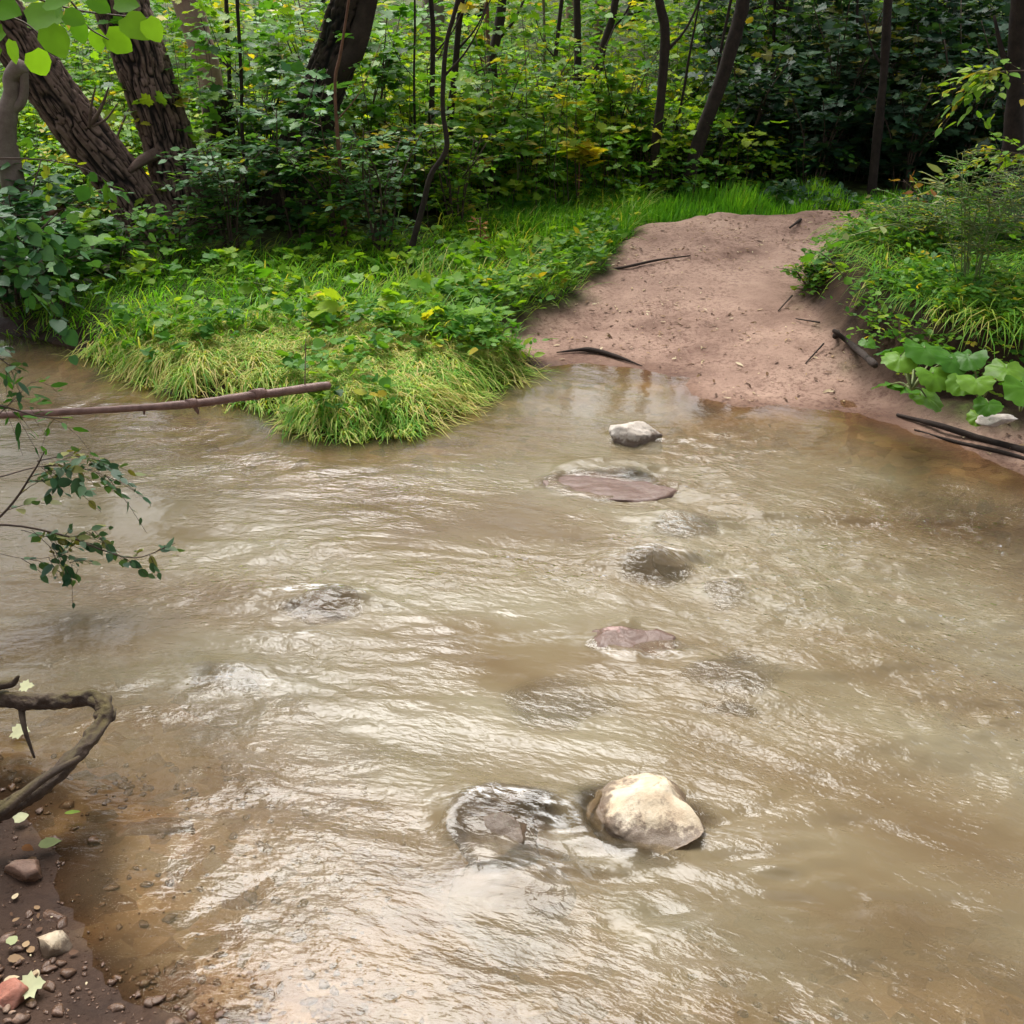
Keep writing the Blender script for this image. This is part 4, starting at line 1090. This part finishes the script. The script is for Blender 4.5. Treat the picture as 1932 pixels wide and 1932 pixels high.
P = [WY(-260, 800, 4.633), WY(-60, 787, 4.723), WY(200, 773, 4.840), WY(360, 762, 4.912), WY(460, 748, 4.957), WY(540, 738, 4.993), WY(622, 727, 5.030)]
stick(P, [.018, .016, .017, .019, .022, .022, .02], M['wood_wet'], 'long bare reddish branch lying over the water with its end on the flattened grass', 'fallen_branch', 'branch', seg=14, n=90,
      knots=[(.5, .03), (.72, .036)], twigs=[([WY(272, 770, 4.872), WY(272, 782, 4.872)], [.008, .005]), ([WY(365, 764, 4.914), WY(372, 775, 4.917), WY(374, 782, 4.918)], [.012, .010, .003]), ([WY(575, 735, 5.009), WY(577, 640, 5.010)], [.003, .002])])
P = [ground(1150, 512) + [0, 0, .012], ground(1180, 508) + [0, 0, .016], ground(1240, 496) + [0, 0, .02], ground(1302, 486) + [0, 0, .014]]
stick(P, [.010, .010, .008, .004], M['bark_dark'], 'thin dark stick lying on the path by its left edge')
P = [ground(1050, 668, .03) + [0, 0, .01], ground(1110, 666, .03) + [0, 0, .02], ground(1165, 678, .03) + [0, 0, .015], ground(1212, 692, .02) + [0, 0, .005]]
stick(P, [.003, .015, .012, .002], M['bark_dark'], 'dark half buried stick at the waterline where the path meets the bank')
P = [ground(1692, 786, .05) + [0, 0, .01], ground(1770, 808, .05) + [0, 0, .015], ground(1850, 832, .03) + [0, 0, .012], ground(1960, 862, .03) + [0, 0, .01]]
stick(P, [.008, .014, .016, .018], M['bark_dark'], 'upper of two long dark sticks on the mud at the right waterline')
P = [ground(1725, 812, .03) + [0, 0, .004], ground(1800, 835, .02) + [0, 0, .006], ground(1900, 858, .02) + [0, 0, .006], ground(1960, 875, .02)]
stick(P, [.004, .008, .010, .010], M['bark_dark'], 'lower thinner of two dark sticks at the right waterline')
a, b = c3(770, 1075), c3(905, 1107)
stick([ground(*a) + [0, 0, .01], ground(*b) + [0, 0, .012]], [.012, .016], M['bark_dark'], 'short dark stick at the back of the path')
a, b = c3(730, 1175), c3(785, 1135)
stick([ground(*a) + [0, 0, .01], ground(*b) + [0, 0, .012]], [.008, .012], M['bark_dark'], 'short slanting stick in the middle of the far path')
a, b = c3(950, 1740), c3(1165, 1895)
stick([ground(*a) + [0, 0, .05], ground((a[0] + b[0]) / 2, (a[1] + b[1]) / 2) + [0, 0, .04], ground(*b) + [0, 0, .02]], [.013, .018, .016], M['bark_dark'], 'brown root slanting down the foot of the mound', 'root', 'root')
a, b = c3(1060, 1590), c3(960, 1760)
stick([ground(*a) + [0, 0, .03], ground(*b) + [0, 0, .04]], [.014, .016], M['bark_dark'], 'dark root on the face of the mound above the slanting brown root', 'root', 'root')
a, b = c3(1340, 1560), c3(1290, 1720)
stick([ground(*a) + [0, 0, .03], ground(*b) + [0, 0, .03]], [.01, .012], M['bark_dark'], 'thin root in the dark hollow of the mound above the butterbur', 'root', 'root')
# roots and straws round the mound foot
for k, (x0, y0, x1, y1) in enumerate([(740, 1540, 670, 1600), (880, 1680, 760, 1640), (900, 1790, 810, 1870)]):
    a, b = c3(x0, y0), c3(x1, y1)
    stick([ground(*a) + [0, 0, .03], ground(*b) + [0, 0, .006]], [.006, .003], M['bark_dark'], ['thin dark twig trailing from the upper left foot of the mound', 'thin dark twig on the mud at mid foot of the mound', 'thin dark twig by the lower foot of the mound'][k], 'twig', 'twig')
# log and branches in the left thicket
P = [WY(*c1(200, 1420), 7.3), WY(*c1(340, 1370), 7.4), WY(*c1(500, 1290), 7.7)]
stick(P, [.11, .10, .08], M['bark_grey'], 'grey fallen log half hidden under leaves left of the leaning trunks', 'fallen_log', 'log', seg=24)
P = [WY(*c1(180, 1150), 7.5), WY(*c1(280, 1080), 7.7), WY(*c1(390, 1005), 8.0)]
stick(P, [.03, .028, .02], M['bark_red'], 'reddish branch slanting behind the leaves below the lower leaning tree', 'branch', 'branch')
P = [WY(*c1(580, 780), 8.9), WY(*c1(610, 680), 8.9), WY(*c1(660, 560), 8.9)]
stick(P, [.012, .009, .006], M['bark_grey'], 'thin bare twig between the two leaning trunks', 'twig', 'twig')
# mossy crooked branch bottom left
P = [WY(-330, 1240, 2.700), WY(-120, 1300, 2.565), WY(20, 1322, 2.502), WY(110, 1322, 2.475), WY(180, 1318, 2.448), WY(200, 1345, 2.412), WY(188, 1372, 2.367), WY(140, 1425, 2.250), WY(70, 1490, 2.142), WY(-30, 1540, 2.070), WY(-250, 1600, 1.980)]
mb = stick(P, [.03, .026, .022, .020, .020, .021, .020, .019, .021, .024, .028], M['wood_moss'], 'crooked mossy dead branch jutting over the water at the left edge', 'mossy_branch', 'branch', seg=30, n=420, rough=.30, seed=5, rs=55,
           twigs=[([WY(40, 1325, 2.502), WY(45, 1370, 2.448), WY(65, 1430, 2.412)], [.010, .007, .003]), ([WY(-40, 1295, 2.502), WY(20, 1290, 2.520), WY(35, 1275, 2.520)], [.014, .012, .004]),
                  ([WY(150, 1430, 2.232), WY(80, 1470, 2.124), WY(0, 1535, 2.025)], [.007, .011, .013])], knots=[(.43, .026), (.52, .024)])

# ---------------------------------------------------------------- leafy boughs
def bough(label, mainpts, radii, subs, T, size, leafm, name='leafy_branch', seed=0, per=7, hue=.3, tl=.16, woodm='twig', extra=None, droop=.3, tilt=.6):
    r_ = np.random.default_rng(seed); base = np.array(mainpts[0])
    root = empty(name, tuple(base), label, 'branch')
    tg, lg = Geo(), Geo()
    V, F, Nn, hg = tube([np.array(p) - base for p in mainpts], radii, 6, 24); tg.add(V, F, Nn, hg)
    O, D = [], []
    for sp, dens in [(mainpts, subs)] + (extra or []):
        S_ = spline([np.array(p) - base for p in sp], 60)
        if sp is not mainpts:
            V, F, Nn, hg = tube([np.array(p) - base for p in sp], [radii[-1] * 1.2, radii[-1] * .4], 5, 20); tg.add(V, F, Nn, hg)
        for q in range(dens):
            i = r_.integers(18, 58); O.append(S_[i]); t = nrm(S_[i + 1] - S_[i - 1])
            D.append(t + r_.normal(0, .65, 3))
    sprays(lg, np.array(O), np.array(D), tl * (.5 + .9 * r_.random(len(O))), per, size, T, droop, hue, .2, tg, tilt, r_, stemr=.0015)
    tg.make('twigs', M[woodm], root); lg.make('leaves', M[leafm], root)
    return root
YB = 3.3
bough('leafy branch reaching in from the left edge above the sunlit ripples', [WY(-150, 1100, YB), WY(0, 975, YB), WY(60, 895, YB), WY(85, 850, YB)], [.006, .004, .002], 5, OVAL, .042, 'leaf_dark', seed=1, hue=.8,
      extra=[([WY(0, 900, YB), WY(80, 880, YB), WY(160, 885, YB), WY(235, 912, YB)], 11), ([WY(70, 870, YB), WY(130, 860, YB), WY(200, 870, YB)], 6)])
bough('lower leafy branch at the left edge with one twig reaching far out', [WY(-150, 1010, YB), WY(0, 990, YB), WY(120, 1010, YB), WY(200, 1040, YB), WY(260, 1052, YB), WY(330, 1025, YB)], [.005, .003, .001], 9, OVAL, .040, 'leaf_dark', seed=2, hue=.8, tl=.09, per=4,
      extra=[([WY(40, 1000, YB), WY(110, 1015, YB), WY(190, 1000, YB)], 15), ([WY(60, 1000, YB), WY(110, 1045, YB), WY(150, 1075, YB)], 9), ([WY(-20, 1040, YB), WY(60, 1055, YB), WY(140, 1040, YB)], 5)])
bough('drooping narrow leaved sprig hanging across the end of the long bare branch', [WY(-120, 740, 4.0), WY(0, 765, 4.0), WY(70, 785, 4.0), WY(130, 790, 4.0)], [.005, .002], 6, NARROW, .06, 'leaf', seed=3, hue=.3, tl=.12, per=5, droop=1.0,
      extra=[([WY(-20, 800, 4), WY(40, 740, 4), WY(60, 720, 4)], 6)])
bough('dark leaves poking in at the left edge just above the bare branch', [WY(-120, 640, 3.6), WY(-30, 660, 3.6), WY(20, 690, 3.6)], [.004, .002], 7, OVAL, .045, 'leaf_dark', seed=4, hue=.6, tl=.09, per=4)
bough('shrub twigs with round leaves hanging low before the leaning trunks', [WY(-100, 300, 5.2), WY(60, 300, 5.2), WY(150, 315, 5.2), WY(210, 345, 5.2)], [.006, .003, .001], 6, ROUND, .06, 'leaf', seed=5, hue=.5, tl=.14, per=4,
      extra=[([WY(-60, 420, 5.2), WY(80, 400, 5.2), WY(170, 390, 5.2), WY(285, 408, 5.2)], 6)])
bough('dark drooping twigs at the left edge over the far water', [WY(-150, 480, 5.4), WY(-30, 480, 5.4), WY(60, 520, 5.4), WY(110, 590, 5.4)], [.006, .003], 14, ROUND, .07, 'leaf_blue', seed=6, hue=.35, tl=.22, per=6, droop=.6,
      extra=[([WY(-100, 400, 5.4), WY(0, 410, 5.4), WY(90, 440, 5.4)], 10)])
bough('bright fern like branch coming in at the right edge before the dark wood', [WY(2080, 110, 7), WY(1980, 130, 7), WY(1900, 135, 7), WY(1840, 140, 7)], [.008, .003], 16, OVAL, .07, 'leaf', seed=7, hue=.85, tl=.35, per=8, tilt=.3)
bough('green branch at the right edge over the flowering weeds', [WY(2060, 330, 6), WY(1990, 300, 6), WY(1920, 290, 6), WY(1870, 280, 6)], [.006, .003], 14, OVAL, .05, 'leaf', seed=8, hue=.8, tl=.25, per=7)
bough('dead twig with withered brown leaves behind the mound', [ground(1850, 470) + [0, 0, .05], WY(1800, 400, 7.2), WY(1750, 380, 7.2), WY(1705, 340, 7.2)], [.006, .003], 8, OVAL, .07, 'leaf_rust', seed=9, hue=.5, tl=.1, per=2)
bough('tall weed with pale leaves rising behind the mound crest', [ground(1840, 480), WY(1820, 420, 6.9), WY(1790, 370, 6.9), WY(1780, 330, 6.9)], [.006, .003], 7, NARROW, .12, 'leaf_pale', seed=10, hue=.3, tl=.08, per=2, droop=.6)
bough('arching pale bramble stem curving over the path from the mound', [ground(1740, 470), WY(1700, 425, 6.5), WY(1640, 435, 6.4), WY(1580, 455, 6.3), WY(1525, 488, 6.2)], [.006, .004, .002], 5, OVAL, .075, 'leaf_pale', seed=11, hue=.2, tl=.06, per=2, woodm='stem_green')
bough('ragged dark leaved stem at the left end of the mound crest', [ground(1620, 560), WY(1590, 520, 6.2), WY(1565, 490, 6.1), WY(1545, 475, 6.0)], [.004, .002], 9, OVAL, .07, 'leaf', seed=12, hue=.5, tl=.09, per=3)

# bright near leaves, top left: each leaf its own part
root = empty('overhanging_branch', tuple(WY(-60, -40, 1.7)), 'near twig with round backlit yellow green leaves in the top left corner', 'branch')
base = np.array(root.location)
tg = Geo()
for pts in ([(-60, -40), (60, -5), (150, 20), (280, 35)], [(-40, 20), (40, 40), (90, 80)], [(100, -30), (140, 10), (165, 50), (205, 75)]):
    V, F, Nn, hg = tube([WY(a, b, 1.7) - base for a, b in pts], [.002, .001], 5, 20); tg.add(V, F, Nn, hg)
tg.make('twig', M['twig'], root)
r_ = np.random.default_rng(5)
for lx, ly, s, ang, h in [(20, 65, 52, 200, .5), (65, 45, 75, 10, .5), (103, 60, 62, -60, .6), (38, 85, 46, -100, .8), (75, 105, 52, -75, .95), (135, 35, 40, -20, .3), (160, 50, 40, -80, .2), (195, 65, 42, -90, .6),
                          (215, 72, 55, -35, .7), (250, 40, 60, -40, .8), (290, 45, 45, -60, .9), (0, 20, 60, -10, .3), (100, 10, 55, 5, .4), (180, 5, 45, -30, .2), (230, 15, 45, 0, .4), (130, 5, 40, -120, .3), (55, -5, 50, 0, .5), (15, 110, 30, 170, .5)]:
    g = Geo(); p = WY(lx - 14, ly - 8, 1.7 + r_.normal(0, .04)) - base
    a = R(ang)
    leaves(g, np.array([p]), np.array([[math.cos(a), r_.normal(0, .25), math.sin(a)]]), np.array([[r_.normal(0, .3), -.75, .65]]), s / 1932 * .9326 * 1.87 * .82, [h * .35], ROUND)
    g.make('leaf', M['leaf_yellow'], root)
g = Geo(); p = WY(128, 12, 1.72) - base
leaves(g, np.array([p]), np.array([[.3, 0, -1.]]), np.array([[.2, -1, .3]]), .045, [1.0], OVAL)
lf = g.make('leaf', M['leaf_rust'], root); lf['label'] = 'orange withered leaf'

# ---------------------------------------------------------------- butterbur
def big_leaf(parent, base, at, size, yaw, tilt_, seed, mat='leaf_big', hue=.5):
    size *= .95
    """kidney shaped ruffled blade on a stalk; at and base in the plant's own frame"""
    r_ = np.random.default_rng(seed)
    nr, na = 7, 40
    V = [(0, 0, 0)]
    for i in range(1, nr + 1):
        t = i / nr
        for j in range(na):
            a = (j + .5) / na * 2 * math.pi
            out = 1 - .62 * math.exp(-((abs(a - math.pi)) / .28) ** 2)
            out *= 1 + .05 * math.sin(a * 11 + seed) * t + .03 * math.sin(a * 23)
            x, y = math.cos(a) * t * out, math.sin(a) * t * out * 1.05
            z = .07 * t * t * abs(math.sin(a * 3.5 + seed)) - .20 * t * t + .02 * t * math.sin(a * 9) + .16 * t * t * math.sin(a * 2 + seed * 1.7) + .05 * t * math.sin(x * 7 + seed) * math.cos(y * 6)
            V.append((x + .15, y, z))
    V = np.array(V) * size * .5
    V[0] = V[1:na + 1].mean(0) - [0, 0, .02 * size]
    F, Nn = [], []
    for j in range(na):
        F += [0, 1 + j, 1 + (j + 1) % na]; Nn.append(3)
    for i in range(nr - 1):
        for j in range(na):
            a0 = 1 + i * na; j2 = (j + 1) % na
            F += [a0 + j, a0 + na + j, a0 + na + j2, a0 + j2]; Nn.append(4)
    Mx = np.array((Matrix.Rotation(yaw, 3, 'Z') @ Matrix.Rotation(tilt_, 3, 'Y')))
    g = Geo(); g.add(V @ Mx.T + at, F, Nn, hue)
    lf = g.make('leaf', M[mat], parent)
    V, F, Nn, hg = tube([base, (np.array(base) + at) / 2 + [0, 0, .02], at], [.005, .0035], 6, 8)
    g2 = Geo(); g2.add(V, F, Nn, .5); g2.make('stalk', M['stem_green'], lf)

def butterbur(px, py, specs, label, seed=0):
    b = ground(px, py); root = empty('butterbur', tuple(b), label, 'plant')
    for k, (lx, ly, dz, s) in enumerate(specs):
        r_ = random.Random(seed * 31 + k)
        q = ground(lx, ly); d = (q - b); at = np.array([d[0] * .95, d[1] * .95, d[2] + dz])
        a = math.atan2(d[1] - .15, d[0])
        big_leaf(root, [0, 0, 0], at, s, a + r_.uniform(-.5, .5), .35 + r_.uniform(-.15, .3), seed * 10 + k, hue=r_.random())
    return root
butterbur(1720, 735, [(1700, 765, .10, .19), (1735, 715, .14, .19), (1770, 700, .15, .17), (1690, 720, .11, .15), (1755, 745, .09, .15), (1720, 690, .16, .14), (1675, 745, .06, .16), (1745, 770, .05, .15), (1790, 730, .12, .15), (1670, 700, .10, .13)], 'butterbur plant with big glossy leaves, leftmost at the mound foot', 1)
butterbur(1850, 760, [(1865, 735, .14, .17), (1830, 770, .10, .14), (1860, 790, .07, .13), (1890, 750, .11, .16), (1815, 735, .13, .15), (1845, 800, .04, .11), (1805, 760, .07, .12), (1880, 710, .18, .16), (1845, 700, .17, .14)], 'middle butterbur plant with leaves reaching down to the mud', 2)
butterbur(1925, 775, [(1925, 780, .11, .19), (1905, 760, .12, .14), (1960, 750, .15, .18)], 'butterbur plant cut off by the right edge', 3)
butterbur(1640, 655, [(1625, 640, .08, .10), (1655, 660, .07, .09), (1632, 670, .04, .08)], 'small plant with round dull leaves on the mound flank', 4)
butterbur(610, 640, [(615, 628, .10, .13), (560, 610, .07, .10), (640, 612, .08, .09)], 'plant with a few large pale leaves in the grass of the left bank', 5)
butterbur(560, 565, [(572, 555, .10, .10), (470, 560, .10, .11), (520, 578, .09, .11)], 'plant with broad leaves in the grass below the central bushes', 6)

# ---------------------------------------------------------------- single fallen leaves by the near bank
def fallen(px, py, s, mat, label, yaw, T=OVAL, z=None, hue=.7):
    p = ground(px, py, .02); g = Geo()
    leaves(g, np.zeros((1, 3)), np.array([[math.cos(yaw), math.sin(yaw), .1]]), np.array([[.1, -.2, 1.]]), s * .72, [hue], T)
    o = g.make('fallen_leaf', M[mat]); o.location = (p[0], p[1], max(p[2], 0) + .022); return tag(o, label, 'leaf')
fallen(75, 1608, .075, 'leaf_pale', 'long pale green leaf on the wet near bank', .3, hue=.1)
fallen(45, 1610, .05, 'leaf_rust', 'bright orange red leaf on the near bank', -.4, hue=.3)
fallen(20, 1795, .035, 'leaf_pale', 'small pale leaf on the bank near the yellowish stone', 1.2, ROUND, hue=.4)
fallen(45, 1880, .07, 'leaf_pale', 'pale lobed leaf beside the brick red stone', .4, MAPLE, hue=.8)
fallen(35, 1425, .07, 'leaf_pale', 'pale leaf in the shallows under the mossy branch', .1, MAPLE, hue=.9)
fallen(30, 1560, .05, 'leaf_pale', 'whitish leaf below the mossy branch', .6, ROUND, hue=.9)
fallen(125, 1552, .06, 'leaf', 'green grass like leaf floating at the near water edge', .15, NARROW, hue=.8)
fallen(40, 1298, .05, 'leaf_pale', 'pale leaf caught on top of the mossy branch', .2, MAPLE, hue=.9).location = tuple(WY(40, 1296, 2.45) + [0, 0, .0])
